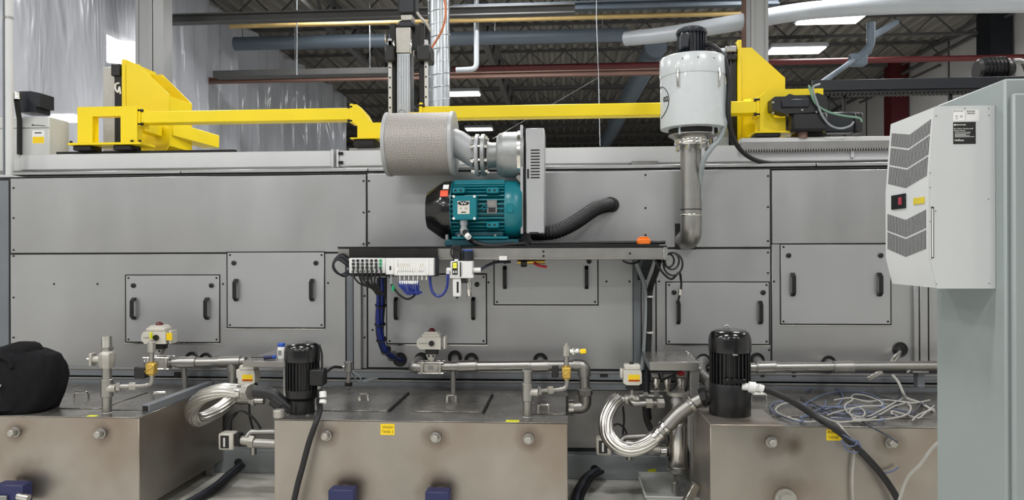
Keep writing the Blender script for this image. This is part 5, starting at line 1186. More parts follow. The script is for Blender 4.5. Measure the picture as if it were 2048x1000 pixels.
# cable bundles on the floor
def floor_cable(pts, label, r=.016, n=3):
    for i_ in range(n):
        q = [Vector(p)+Vector((.025*i_, -.02*i_, .012*(i_ % 2))) for p in pts]
        q = [Vector((v.x, v.y, max(v.z, r+.001))) for v in q]
        solo('floor_cable', MB().tube(cat(q), r, 8), 'rubber' if i_ != 1 else 'dark_cable', label, 'cable', label)
floor_cable([P(478, 928, YM-.08), P(470, 936, YM-.16), P(455, 948, 5.15), PZ(430, 970, .05), PZ(395, 992, .02), PZ(350, 1015, .02)], 'black cable leaving the base beam left of the wash tank')
floor_cable([P(1190, 940, YM-.08), P(1180, 945, YM-.2), P(1165, 958, 5.1), PZ(1150, 985, .06), PZ(1144, 1010, .02)], 'black cable leaving the base beam right of the wash tank')
for px, py in ((477, 925), (1189, 938)): rep('cable_port', 'hole2', lambda: MB().lathe([(.03, 0), (.03, .006), (.022, .007)], (0, 0, 0), (0, -1, 0), 18), 'black_plastic', P(px, py, YM-.071), mach)

# ------------------------------------------------------------------ cluster between wash and rinse tank
small_actuator(1265, 750, 5.0, 'pale actuator with yellow and red label right of the wash tank')
t = thing('fitting_cluster', 'steel tee and union fittings under the right actuator', 'pipe fitting', P(1270, 815, 5.0))
Y = 5.0; k = S(1, 1270, Y)
part('valve_body', MB().cyl(P(1249, 800, Y), P(1278, 800, Y), 11*k, n=18, c=.004), 'cast_steel', t); part('front_boss', MB().cyl(P(1264, 798, Y), P(1264, 798, Y-.07), 8*k, n=16, c=.004), 'cast_steel', t)
part('left_nipple', MB().cyl(P(1237, 798, Y), P(1250, 799, Y), 8*k, n=16), 'pipe_steel', t)
part('front_elbow', MB().tube(rnd([P(1262, 800, Y-.06), P(1266, 808, Y-.09), P(1285, 807, Y-.09), P(1326, 807, Y-.05)], .04), 6.5*k, 16), 'pipe_steel', t)
for x in (1291, 1314): part('union', MB().cyl(P(x, 807, Y-.085), P(x+13, 807, Y-.075), 10*k, n=6, c=.003), 'cast_steel', t)
part('rear_pipe', MB().cyl(P(1278, 792, Y), P(1325, 793, Y), 5.5*k, n=14), 'pipe_steel', t)
for x in (1286, 1308): part('rear_nut', MB().cyl(P(x, 792, Y), P(x+10, 792, Y), 8.5*k, n=6), 'dull_steel', t)
# big braided hose
p = [P(1234, 798, 4.86), P(1222, 812, 4.8), P(1212, 840, 4.74), P(1216, 872, 4.70), P(1236, 893, 4.66), P(1262, 899, 4.64), P(1290, 890, 4.62), P(1312, 874, 4.62)]
braided(p, S(13.5, 1250, 4.7), 'large shiny braided hose hanging in a U right of the wash tank', [(P(1308, 877, 4.62), P(1318, 869, 4.62), S(14.5, 1310, 4.62), 20), (P(1229, 803, 4.86), P(1238, 796, 4.87), S(14, 1235, 4.86), 20)])
t = thing('pump_inlet', 'stainless pipe elbow linking the large braided hose to the right pump', 'pipe fitting', P(1360, 840, 4.6))
Y = 4.62; k = S(1, 1370, Y)
part('nipple', MB().cyl(P(1314, 872, Y), P(1342, 844, Y), 13*k, n=20), 'pipe_steel', t)
for a_ in ((1316, 870, 1322, 864), (1327, 858, 1333, 852)): part('collar', MB().cyl(P(a_[0], a_[1], Y), P(a_[2], a_[3], Y), 16*k, n=20, c=.004), 'bright_steel', t)
part('elbow', MB().tube(rnd([P(1336, 850, Y), P(1360, 824, Y), P(1386, 806, Y)], .09), 15*k, 22), 'pipe_steel', t)
part('elbow_ring', MB().cyl(P(1379, 811, Y), P(1386, 806, Y), 19*k, n=22, c=.003), 'bright_steel', t); part('spool', MB().cyl(P(1384, 807, Y), P(1412, 792, Y-.02), 14*k, n=20), 'pipe_steel', t)
part('union_nut', MB().cyl(P(1402, 797, Y-.01), P(1418, 792, Y-.02), 20*k, n=8, c=.005), 'black_steel', t); part('inlet_stub', MB().cyl(P(1415, 793, Y-.02), P(1430, 791, Y-.03), 15*k, n=18), 'black_steel', t)
# cartridge filter
Y = 4.98; k = S(1, 1355, Y); c = P(1356, 950, Y)
t = thing('filter_housing', 'polished steel cartridge filter housing standing over the grey tub', 'filter', P(1356, 975, Y))
hz = lambda y: P(1356, y, Y).z-c.z
part('vessel', MB().lathe([(4*k, 0), (14*k, hz(946)), (20*k, hz(939)), (22*k, hz(930)), (22*k, hz(845)), (21*k, hz(843))], c, (0, 0, 1), 36), 'bright_steel', t); part('band', MB().lathe([(22.6*k, hz(933)), (23*k, hz(931.5)), (22.6*k, hz(930))], c, (0, 0, 1), 36), 'bright_steel', t)
part('rim', MB().lathe([(26*k, hz(846)), (26*k, hz(842)), (20*k, hz(841))], c, (0, 0, 1), 36), 'bright_steel', t); part('head', MB().lathe([(19*k, hz(842)), (19*k, hz(800)), (15*k, hz(792)), (15*k, hz(786))], c, (0, 0, 1), 28), 'pipe_steel', t)
part('head_flange', MB().lathe([(22*k, hz(790)), (22*k, hz(783))], c, (0, 0, 1), 28), 'cast_steel', t); part('drain_pipe', MB().cyl(P(1350, 968, Y), P(1350, 950, Y), 3.5*k, n=12), 'bright_steel', t)
part('drain_valve', MB().cyl(P(1350, 986, Y), P(1350, 964, Y), 7*k, n=8, c=.003), 'cast_steel', t); part('drain_wheel', MB().ring(P(1363, 976, Y-.02), (.4, -1, 0), 8*k, 2*k, 16, 6), 'dull_steel', t); part('wheel_hub', MB().cyl(P(1352, 976, Y), P(1364, 976, Y-.02), 3*k, n=8), 'dull_steel', t)
part('side_port', MB().cyl(P(1303, 900, Y), P(1334, 900, Y), 8*k, n=16), 'cast_steel', t); part('port_collar', MB().cyl(P(1320, 901, Y), P(1332, 901, Y), 13*k, n=20, c=.003), 'bright_steel', t); part('port_nut', MB().cyl(P(1296, 900, Y), P(1308, 900, Y), 10*k, n=6), 'cast_steel', t)
# regulator group under the shelf: small gauges, red knob
t = thing('regulator_set', 'cluster of clear regulators with a red knob under the bracket table', 'regulator', P(1340, 785, 5.05))
Y = 5.05; k = S(1, 1340, Y)
for i_, (px, w_) in enumerate(((1312, 9), (1334, 8), (1361, 9))):
    part('bowl', MB().lathe([(w_*.5*k, 0), (w_*k, 6*k), (w_*k, 26*k), (w_*.7*k, 28*k)], P(px, 782, Y), (0, 0, 1), 16), 'bright_steel', t); part('bowl_head', MB().box(P(px-w_, 756, Y-.03), P(px+w_, 744, Y+.03), .004), 'dull_steel', t)
part('red_knob', MB().sph(P(1362, 746, Y-.05), 8*k, (1, .8, .7), 14, 8), 'red', t); part('header', MB().box(P(1300, 784, Y-.02), P(1378, 779, Y+.02), .003), 'bright_steel', t)
part('tube_loop', MB().tube(cat([P(1318, 748, Y-.06), P(1324, 760, Y-.09), P(1345, 752, Y-.1), P(1352, 768, Y-.09), P(1340, 782, Y-.06)]), .007, 6), 'rubber', t); part('black_hose', MB().tube(cat([P(1378, 745, Y-.04), P(1377, 765, Y-.08), P(1372, 785, Y-.06), P(1380, 800, Y)]), .009, 6), 'rubber', t)
# bracket table above it
t = thing('side_bracket', 'stainless bracket table left of the right pump', 'bracket', P(1340, 780, 4.9))
zt = P(1340, 724, 4.86).z; xa_, xb_ = P(1299, 724, 4.86).x, P(1398, 724, 4.86).x
part('top', MB().box((xa_, 4.86, zt-.004), (xb_, 5.37, zt), .001), 'tank_top', t); part('front_lip', MB().box((xa_, 4.852, zt-.055), (xb_, 4.86, zt+.001), .002), 'pipe_steel', t)
part('side_lip', MB().prism([(4.862, zt-.055), (4.862, zt-.005), (5.36, zt-.005), (5.36, zt-.03)], 'x', xa_, xa_+.004), 'post_paint', t)
part('leg', MB().box((xb_-.055, 4.862, 0), (xb_, 4.91, zt-.005), .002), 'dull_steel', t); part('rear_leg', MB().box((xb_-.055, 5.31, 0), (xb_, 5.36, zt-.005), .002), 'dull_steel', t)
part('wing_plate', MB().prism([(xb_-.075, zt-.35), (xb_-.075, zt-.52), (xb_-.056, zt-.6), (xb_-.056, zt-.33)], 'y', 4.85, 4.861), 'dull_steel', t)
# tub below the filter
def tub():
    z1 = .13; x0, x1 = PZ(1288, 985, z1).x, PZ(1400, 985, z1).x; y0, y1 = 4.62, 5.12
    t = thing('tub', 'open grey plastic tub on the floor under the filter', 'tub', ((x0+x1)/2, 4.87, 0))
    part('base', MB().box((x0+.03, y0+.03, .002), (x1-.03, y1-.03, .012), .002), 'tub', t)
    for nm, a_, b_, ax_ in (('front_wall', y0, 1, 0), ('back_wall', y1, -1, 0)):
        m_ = MB().add([(x0+.03, a_+.03*b_, .003), (x1-.03, a_+.03*b_, .003), (x1, a_, z1), (x0, a_, z1), (x0+.03, a_+.036*b_, .003), (x1-.03, a_+.036*b_, .003), (x1, a_+.006*b_, z1), (x0, a_+.006*b_, z1)], [(0,1,2,3),(7,6,5,4),(0,4,5,1),(1,5,6,2),(2,6,7,3),(3,7,4,0)]); part(nm, m_, 'tub', t)
    for nm, a_, b_ in (('left_wall', x0, 1), ('right_wall', x1, -1)):
        m_ = MB().add([(a_+.03*b_, y0+.03, .003), (a_+.03*b_, y1-.03, .003), (a_, y1, z1), (a_, y0, z1), (a_+.036*b_, y0+.03, .003), (a_+.036*b_, y1-.03, .003), (a_+.006*b_, y1, z1), (a_+.006*b_, y0, z1)], [(0,1,2,3),(7,6,5,4),(0,4,5,1),(1,5,6,2),(2,6,7,3),(3,7,4,0)]); part(nm, m_, 'tub', t)
    part('rim', MB().tube([(x0, y0, z1), (x1, y0, z1), (x1, y1, z1), (x0, y1, z1)], .008, 6, closed=True), 'tub', t)
tub()
solo('steel_strap', MB().bar(P(1370, 1010, 4.55), P(1392, 968, 4.6), .03, .06, .004), 'bright_steel', 'shiny steel bracket end at the bottom beside the tub', 'bracket')
part('yellow_tag', MB().obox(P(1304, 943, YM-.075), (S(16, 1300, YM), .002, S(9, 1300, YM)), Matrix.Rotation(-.25, 3, 'Y'), 0), 'sticker_yellow', mach)
for i_, pts in enumerate(([(1246, 812), (1248, 840), (1246, 870), (1252, 885)], [(1224, 852), (1236, 848), (1248, 856), (1255, 872)], [(1290, 808), (1294, 840), (1305, 862), (1320, 872)])):
    solo('valve_cable', MB().tube(cat([P(a_, b_, 5.0) for a_, b_ in pts]), .007 if i_ < 2 else .02, 8), 'rubber', ['thin black cable dropping from the right actuator', 'thin black cable arched over the right drain valve', 'thick black hose hanging behind the large braided hose'][i_], 'cable')
# grommet pipes behind the right pump
solo('vent_hose', MB().tube(resample(cat([P(1407, 722, YM), P(1400, 730, 5.25), P(1404, 752, 5.1), P(1420, 765, 5.0)], 16), .005), S(11, 1400, 5.2), 18, rf=lambda i, l: 1+.04*math.cos(l*2*math.pi/.02)), 'dull_steel', 'grey ribbed hose bending out of the washer left of the right pump', 'hose', sharp=80)
solo('steel_chain', MB().tube(resample(cat([P(1372, 703, 5.3), P(1382, 712, 5.25), P(1392, 724, 5.2), P(1400, 738, 5.1)], 10), .004), .009, 8, rf=lambda i, l: .7+.4*abs(math.sin(l*math.pi/.018))), 'bright_steel', 'short beaded steel flex tube beside the right pump', 'tube', sharp=80)
solo('plug_cable', MB().tube(cat([P(1800, 699, YM), P(1797, 708, 5.38), P(1790, 716, 5.33), P(1783, 728, 5.3)]), .018, 10), 'bright_steel', 'steel plug cable hanging from the right round hole', 'cable')
solo('cable_tie_bracket', MB().bar(P(1734, 760, 5.3), P(1764, 742, 5.3), .012, .03, .002), 'bright_steel', 'small shiny strip above the tangled cables', 'strip')

# ================================================================== grey cabinet with air conditioner at the right
c0 = PZ(2009, 157, 2.13); XCB = c0.x; YC0 = c0.y; YC1 = PX(1872, 500, XCB).y; ZCB = 2.13
t = thing('control_cabinet', 'tall grey-green control cabinet at the right edge', 'cabinet', (XCB+.35, (YC0+YC1)/2, 0))
part('body', MB().box((XCB, YC0, .1), (XCB+.8, YC1, ZCB), .006), 'cabinet_grey', t)
part('plinth', MB().box((XCB+.02, YC0+.03, 0), (XCB+.78, YC1-.03, .1), .003), 'cabinet_grey', t)
xd = P(2027, 500, YC0-.02).x; part('door', MB().box((xd, YC0-.022, .14), (XCB+.77, YC0-.001, P(2035, 186, YC0-.02).z), .006), 'cabinet_grey', t)
YA = PX(1990, 400, XCB).y; YA2 = PX(1782, 400, P(1870, 400, YA).x).y
def acx(p, y=400): return P(p, y, YA).x
def acz(p): return P(1900, p, YA).z
t = thing('air_conditioner', 'light grey side-mounted air conditioner with louvred front on the cabinet', 'air conditioner', (acx(1930), YA, acz(577)))
PR = [(1869.8, 213.5), (1857.5, 370), (1857.5, 517), (1872, 576)]
prof = [(acx(a_), acz(b_)) for a_, b_ in PR]
body = part('housing', MB().prism([(XCB+.0005, acz(213.5))] + prof + [(XCB+.0005, acz(576))], 'y', YA, YA2), 'ac_grey', t)
sd = part('side_panel', MB().prism([(XCB-.001, acz(212.5))] + [(x+.001, z) for x, z in [(prof[0][0], acz(212.5))]+prof[1:3]+[(prof[3][0], acz(577))]] + [(XCB-.001, acz(577))], 'y', YA-.004, YA-.0004), 'ac_grey', t)
def facex(z):
    for (xa_, za_), (xb_, zb_) in zip(prof, prof[1:]):
        if zb_ <= z <= za_: return xa_+(xb_-xa_)*(za_-z)/(za_-zb_)
    return prof[1][0]
def grille(bands, tag_):
    W = YA2-YA; m = MB(); dark = MB()
    for (ya, yb) in bands:
        za, zb = P(1862, ya, YA).z, P(1862, yb, YA).z
        n = 30
        for i in range(n):
            tt = (i+.5)/n; Y = YA+W*(.05+.9*tt); dz = -.026*(1-abs(tt-.5)*2)
            z1 = za+dz-.0004; z0 = zb+dz+.0004; hw = W*.88/n*.24
            xs = [facex(z1)-.0008, facex(z0)-.0008]
            m.add([(xs[0], Y-hw, z1), (xs[0], Y+hw, z1), (xs[1], Y+hw, z0), (xs[1], Y-hw, z0), (xs[0]+.004, Y-hw, z1), (xs[0]+.004, Y+hw, z1), (xs[1]+.004, Y+hw, z0), (xs[1]+.004, Y-hw, z0)],
                  [(0,1,2,3),(7,6,5,4),(0,4,5,1),(1,5,6,2),(2,6,7,3),(3,7,4,0)])
    o = part('louvre_slots', m, 'dark_core', body, tag_, 'stuff')
grille([(236, 266), (269, 308), (311, 351)], 'upper chevron louvre slots'); grille([(418, 456), (459, 498)], 'lower chevron louvre slots')
def onface(px0, py0, px1, py1, m_, nm, lb=None, th=.003):
    XF = prof[1][0]; a_ = PX(px0, py0, XF); b_ = PX(px1, py0, XF); cc = PX((px0+px1)/2, py0, XF); dd = PX((px0+px1)/2, py1, XF)
    return part(nm, MB().box((XF-th, min(a_.y, b_.y), dd.z), (XF+.001, max(a_.y, b_.y), cc.z), .0006), m_, t, lb)
dp = onface(1784.5, 389, 1812.5, 418, 'display', 'display', 'black display window', .004)
XF = prof[1][0]; c = PX(1800, 402, XF-.0045); part('display_digits', MB().box(c-Vector((.0008, .012, .012)), c+Vector((.0004, .012, .012)), 0), 'led_red', dp)
onface(1828, 395, 1849.5, 408, 'caution_yellow', 'caution_sticker', 'yellow caution sticker')
part('side_slot', MB().pbox(1863, 413.5, 1868, 516, YA-.0048, YA-.002, 0), 'seam_black', sd); part('slot_strip', MB().pbox(1864.3, 417, 1866.5, 514, YA-.006, YA-.0045, 0), 'white_matte', sd)
for px, py in ((1978, 231), (1977, 398), (1978, 567), (1977, 217), (1929, 217), (1872, 232), (1873, 568), (1860, 346), (1860, 375), (1862, 414), (1863, 517), (1871, 422), (1860, 443)):
    rep('screw', 'acscrew', lambda: MB().lathe([(.0022, 0), (.0022, .001), (.0014, .002)], (0, 0, 0), (0, -1, 0), 8), 'dull_steel', P(px, py, YA-.004), sd)
YS = YA-.0045
def lab(x0, y0, x1, y1, m_, lb): return part('label_plate', MB().pbox(x0, y0, x1, y1, YS, YA-.004, 0), m_, sd, lb)
wl = lab(1907, 219.5, 1929.5, 241.5, 'white_matte', 'white approval label'); w2 = lab(1931.5, 219.5, 1958, 242, 'white_plastic', 'white rating label'); bl = lab(1906.5, 244, 1951.5, 288, 'print_black', 'black service label')
def tx(s_, x, y, h, wd, m_, par): return text(s_, P(x, y, YS-.0002), S(h, 1920, YA), m_, par, 'lettering', S(wd, 1920, YA))
def dia(x, y, r, m_, par):
    c = P(x, y, YS-.0003); k_ = S(r, 1920, YA); part('diamond_mark', MB().prism([(c.x-k_, c.z), (c.x, c.z+k_), (c.x+k_, c.z), (c.x, c.z-k_)], 'y', YS-.0004, YS), m_, par)
dia(1909, 222, 1.4, 'print_black', wl); tx('PENTAIR', 1919, 222, 1.9, 14, 'print_black', wl); tx('CE', 1922.5, 232.8, 3.6, 5, 'print_black', wl); tx('UL', 1913.5, 232.5, 3.6, 4, 'print_black', wl); tx('LISTED', 1913.5, 237.3, 1.2, 5.5, 'print_black', wl)
for i_, (y_, w_) in enumerate(((222.5, 15), (226.8, 17))):
    for j_ in range(11): part('barcode_bar', MB().pbox(1934.3+j_*1.5, y_-1.4, 1934.3+j_*1.5+.5+.5*((j_*7+i_) % 3 == 0), y_+1.2, YS-.0004, YS, 0), 'print_black', w2)
dia(1909.8, 249.7, 2.2, 'print_white', bl); tx('PENTAIR', 1922.3, 249.6, 2.7, 18.5, 'print_white', bl); tx('For Parts, Service and', 1927, 257.4, 3.0, 36, 'print_white', bl); tx('Replacement', 1919.5, 261.4, 3.0, 21.5, 'print_white', bl)
for y_, x_ in ((264.5, 1941), (267.3, 1940), (269.5, 1932), (271.3, 1939.5), (273.6, 1949)): part('print_line', MB().pbox(1909.5, y_-.35, x_, y_+.35, YS-.0004, YS, 0), 'print_white', bl)
tx('Hoffman', 1918.5, 280.3, 4.2, 17.5, 'print_white', bl)

# ================================================================== valve island and air service unit hung from the shelf
YI = YF-.02; L = LF(785, 540, YI-.06)
t = thing('valve_island', 'white pneumatic valve and plug-in block below the left end of the shelf', 'valve island', L(785, 566))
part('back_plate', MB().pbox(698, 497, 874, 517, YI-.012, YF-.013, .002), 'black_steel', t)
part('mount_plate', lbox(L, 697, 515, 876, 553, 6, 18, .003), 'motor_navy', t)
part('socket_block', lbox(L, 699, 516, 772, 546, -8, 6, .003), 'white_plastic', t)
for i_ in range(7):
    for j_ in range(3):
        part('socket', lcyl(L, 708+i_*9.2, 521+j_*7, 708+i_*9.2, 521+j_*7, 2.9, -8, -(10+2*((i_*3+j_) % 2)), 10), 'green' if (i_ == 6) else ('black_plastic' if (i_+j_) % 3 else 'dark_cable'), t)
for i_ in range(8): part('white_port', lcyl(L, 705+i_*8.6, 542, 705+i_*8.6, 542, 1.7, -8, -9.2, 8), 'dull_steel', t)
part('bus_node', lbox(L, 773, 516, 790, 549, -9, 6, .004), 'white_plastic', t); part('bus_port', lbox(L, 781, 532, 784.5, 540, -9.5, -8.8, .0005), 'black_plastic', t)
part('valve_block', lbox(L, 790, 516, 870, 551, -10, 6, .003), 'white_plastic', t)
for i_ in range(12):
    if i_ == 8: continue
    x = 797+i_*4.55; part('valve_slice', lbox(L, x, 534, x+3, 542, -12, -10, .001), 'white_matte', t)
    if i_ < 6 or i_ > 9:
        for y in (528.3, 532): part('indicator_light', lcyl(L, x+1.5, y, x+1.5, y, .8, -10, -10.6, 6), 'brass', t)
for x in (794, 857): part('end_rib', lbox(L, x, 517, x+3, 549, -11.5, -10, .001), 'white_matte', t)
for i_ in range(14):
    x = 796+i_*4.45; part('push_fitting', lcyl(L, x, 551, x, 558+(4 if 0 < i_ < 7 else 2), 1.8, -2, n=8), 'white_matte' if i_ % 2 else 'dull_steel', t)
part('bus_plug', lcyl(L, 783, 549, 783, 568, 3, -2, n=10), 'conduit_grey', t)
# blue air tubes looping from the island
for i_ in range(9):
    x = 800.5+i_*4.45; x2 = 812+i_*3.2
    solo('air_tube', MB().tube(cat([L(x, 560, -2), L(x+.3*i_-1, 570, -3), L((x+x2)/2+2, 580+2*(i_ % 3), -4-(i_ % 4)), L(x2+6, 588-(i_ % 3)*2, -6+(i_ % 5)), L(829-.6*i_, 584, -2+(i_ % 3)), L(832+i_*.8, 573, 4)]), .0068, 6), 'blue_tube', 'short blue air tube looped below the white valve island', 'air tube', 'blue air tubes below the valve island')
    part('tube_sleeve', lcyl(L, x, 561, x+.2, 568, 2.1, -2.6, n=8), 'white_matte', t)
solo('air_tube', MB().tube(cat([L(861, 553, -2), L(862, 570, -2), L(868, 586, -4), L(880, 592, -5), L(891, 584, -5), L(896, 570, -4), L(897, 548, -2)]), .009, 8), 'blue_tube', 'long blue air tube hanging in a U to the air regulator', 'air tube')
solo('plug_lead', MB().tube(cat([L(783, 566, -2), L(786, 574, -4), L(790, 578, -4), L(800, 590, -3), L(815, 598, -2), L(828, 592, 2), L(834, 578, 6)]), .0075, 6), 'rubber', 'thin black lead sagging below the blue tubes', 'cable')
solo('round_plug', MB().cyl(L(788, 570, -5), L(787, 582, -6), 3*L.s, n=10), 'green', 'teal plug hanging below the valve island', 'plug')
# black leads from the sockets gather into the blue bundle
for i_, (x, y) in enumerate(((709, 536), (718, 528), (727, 536), (736, 529), (745, 535), (754, 528), (763, 535))):
    solo('plug_lead', MB().tube(cat([L(x, y, -11), L(x+1+i_*.3, y+14, -16), L(720+(i_*6.2), 560+(6-i_)*1.0, -10), L(742+i_*2.6, 576, -2), L(752+i_*2.2, 590, 6)]), .0065, 6), 'rubber', 'thin black lead from the plug sockets into the blue bundle', 'cable', 'leads from the plug sockets')
# bundle: a sleeve of blue tubes going down into the round hole
ctr = [P(763, 556, YF+.05), P(762, 600, YF+.10), P(760, 640, YF+.16), P(762, 672, YF+.2), P(770, 698, YF+.26), P(786, 713, YF+.38), P(801, 718, YM)]
bc = cat(ctr, 8)
for i_ in range(12):
    th = 2*math.pi*i_/12 if i_ < 8 else 2*math.pi*i_/4+.4; R_ = S(7.2, 760, 5.1) if i_ < 8 else S(3.2, 760, 5.1)
    q = [p_ + Vector((math.cos(th+.05*j_)*R_, math.sin(th+.05*j_)*R_*.8, .35*math.cos(th)*R_ if j_ > 30 else 0)) for j_, p_ in enumerate(bc)]
    solo('air_tube', MB().tube(q, S(2.7, 760, 5.1), 6), 'blue_tube' if i_ % 5 else 'black_plastic', 'blue air tube in the thick bundle dropping into the washer' if i_ % 5 else 'black air tube in the thick blue bundle', 'air tube', 'tubes of the thick blue bundle')
for j_ in (10, 18, 26, 33, 39):
    a_ = bc[j_]; d_ = (bc[j_+1]-bc[j_]).normalized(); solo('cable_tie', MB().lathe([(S(11, 760, 5.1), -.004), (S(11.6, 760, 5.1), 0), (S(11, 760, 5.1), .004)], a_, d_, 20), 'black_plastic', 'black tie around the thick blue tube bundle', 'cable tie', 'ties around the blue bundle')
# loops at the left shelf end
for i_ in range(5):
    solo('cable_loop', MB().tube(cat([P(700, 520+i_*4, YF+.0), P(685-i_*2, 508+i_*3, YF-.03), P(670-i_*.8, 518+i_*3, YF-.03), P(666+i_*2, 536+i_*2, YF-.02), P(680+i_*2, 549+i_, YF+.02), P(700, 540+i_*2, YF+.04)]), .006, 6), 'dark_cable' if i_ % 2 else 'rubber', 'thin dark cable looped at the left end of the shelf', 'cable', 'cable loops at the left shelf end')
# air service unit
L = LF(930, 545, YF-.05); s = L.s
t = thing('air_service_unit', 'white air filter regulator with digital gauge hanging from the shelf', 'regulator', L(930, 596))
part('body', lbox(L, 902, 522, 947, 555, -10, 12, .005), 'white_plastic', t); part('left_block', lbox(L, 904, 524, 925, 553, -13, -10, .003), 'white_plastic', t)
dg = part('gauge', lbox(L, 906.5, 524, 917, 549, -15, -13, .002), 'black_plastic', t); part('gauge_lcd', lbox(L, 908, 525.5, 915.5, 536, -15.6, -15, 0), 'lcd_glow', dg)
text('125', L(911.7, 531, -15.8), 4*s, 'print_black', dg, 'digits', 6*s)
for x in (908.5, 913): part('gauge_key', lbox(L, x, 541, x+2.2, 546, -15.7, -15, .0005), 'white_matte', dg)
part('divider', lbox(L, 921.5, 524, 924, 553, -13.6, -12.9, 0), 'seam_black', t)
part('right_block', lbox(L, 926, 524, 946, 551, -12, -9.9, .003), 'white_plastic', t); part('base_flange', lbox(L, 901, 549, 948, 556, -12, 12, .003), 'white_plastic', t)
part('solenoid', lbox(L, 906, 490, 922, 521, -6, 8, .004), 'black_plastic', t); part('solenoid_gland', lcyl(L, 914, 523, 914, 518, 4, -8, n=10), 'white_matte', t)
kn = part('adjust_knob', lcyl(L, 936, 521, 936, 500, 10.5, 0, n=20, c=.003), 'motor_navy', t); part('blue_ring', lcyl(L, 936, 502, 936, 499.6, 10.8, 0, n=20), 'blue_bright', kn)
fb = part('filter_bowl', lbox(L, 906, 556, 923, 593, -9, 9, .005), 'white_plastic', t); part('bowl_window', lbox(L, 914.5, 563, 918.5, 585, -9.6, -8.8, 0), 'black_plastic', fb); part('bowl_drain', lcyl(L, 914, 593, 914, 597, 2.2, n=8), 'black_plastic', fb)
part('side_clip', lbox(L, 924, 557, 932, 566, -8, 8, .002), 'black_plastic', t); part('muffler', MB().lathe([(4*s, 0), (5*s, 2*s), (5*s, 16*s), (3.8*s, 17*s), (5*s, 18*s), (5*s, 30*s), (4*s, 31*s), (4*s, 40*s)], L(938, 593), (0, 0, 1), 16), 'bright_steel', t)
for x0, x1 in ((902, 893), (947, 962)): part('elbow_fitting', lcyl(L, x0, 540, x1, 540, 5, 0, n=12, c=.002), 'white_matte', t)
part('elbow_drop', lcyl(L, 896, 540, 896, 549, 4.4, 0, n=10), 'white_matte', t)
solo('solenoid_lead', MB().tube(cat([L(906, 515, -6), L(903, 506, -8), L(905, 496, -8), L(912, 494, -8), L(917, 500, -8)]), .006, 6), 'rubber', 'thin black lead curved over the air regulator solenoid', 'cable')
solo('air_tube', MB().tube(cat([L(962, 539), P(975, 531, YF+.05), P(995, 524, YF+.12), P(1020, 524, YF+.2)]), .010, 8), 'dark_cable', 'dark air tube rising right from the air regulator', 'air tube')
# pieces under the shelf front
solo('clamp_block', MB().pbox(998, 512, 1014, 521, YF-.02, YF-.001, .003), 'white_plastic', 'small white clip on the front of the shelf channel', 'clip')
t = thing('shutoff_valve', 'small brass valve with red lever under the shelf', 'valve', P(1070, 530, YF+.12))
part('pipe', MB().cyl(P(1035, 524, YF+.1), P(1090, 523, YF+.1), .016, n=12), 'brass', t); part('body', MB().cyl(P(1042, 524, YF+.1), P(1054, 524, YF+.1), .03, n=8), 'black_steel', t); part('hook', MB().cyl(P(1047, 534, YF+.1), P(1047, 523, YF+.1), .018, n=10), 'black_steel', t); part('lever', MB().tube(cat([P(1068, 526, YF+.08), P(1078, 531, YF+.07), P(1094, 534, YF+.07)]), .009, 8), 'red', t)
# cable and orange plug on top of the shelf
zp = zs1+.007
q = [Vector((P(x, 490, YF+.1).x, YF+.1, zp+.018)) for x in (1062, 1120, 1180, 1240, 1262, 1280)]
solo('shelf_cable', MB().tube(cat(q), .014, 10), 'rubber', 'black cable lying along the top of the shelf', 'cable')
c = P(1287, 487, YF+.1); c.z = zp+.03
t = thing('power_connector', 'bright orange plug connector on the right end of the shelf', 'connector', c-Vector((0, 0, .03)))
part('shell', MB().box(c-Vector((.045, .03, .03)), c+Vector((.045, .03, .02)), .012), 'orange', t); part('latch', MB().box(c+Vector((-.03, -.02, .02)), c+Vector((.03, .02, .028)), .003), 'orange', t)
solo('shelf_cable', MB().tube(cat([c+Vector((.045, 0, -.01)), c+Vector((.09, 0, -.012)), c+Vector((.14, -.02, -.01))]), .012, 8), 'rubber', 'short black cable right of the orange connector', 'cable')
# cables at the right shelf end: coil, drop conduits, plug
for i_, (a_, b_, r_) in enumerate(((1344, 522, 14), (1337, 521, 11), (1346, 528, 19))):
    solo('cable_coil', MB().tube(cat([P(a_+r_*math.cos(u_), b_+r_*1.2*math.sin(u_), YF+.06+.01*math.sin(3*u_)+.012*i_) for u_ in [2*math.pi*k_/14 for k_ in range(14)]], 4, True), .0065, 6, closed=True), 'rubber', 'black cable coiled at the right end of the shelf', 'cable', 'coiled cables at the right shelf end')
solo('cable_drop', MB().tube(cat([P(1310, 520, YF+.05), P(1325, 545, YF+.08), P(1343, 558, YF+.1), P(1358, 545, YF+.1), P(1362, 560, YF+.2), P(1362, 578, YM-.08), P(1358, 595, YM-.07), P(1355, 606, YM-.06)]), .008, 6), 'rubber', 'black cable looping down to the handle of the lower right door', 'cable')
solo('cable_plug', MB().cyl(P(1361, 577, YM-.08), P(1360, 590, YM-.075), .012, n=10), 'bright_steel', 'steel plug hanging in front of the lower right door', 'plug')
pth = resample(cat([P(1318, 522, YF+.12), P(1312, 545, YF+.2), P(1302, 572, YM-.12), P(1299, 600, YM-.07), P(1299, 650, YM-.06), P(1297, 690, YM-.06), P(1296, 735, YM-.08), P(1294, 790, 5.2), P(1298, 840, 5.15)], 12), .006)
solo('flex_conduit', MB().tube(pth, S(5.6, 1300, 5.35), 14, rf=lambda i, l: 1+.06*math.cos(l*2*math.pi/.014)), 'rubber', 'black ribbed conduit dropping from the right end of the shelf', 'conduit', sharp=80)
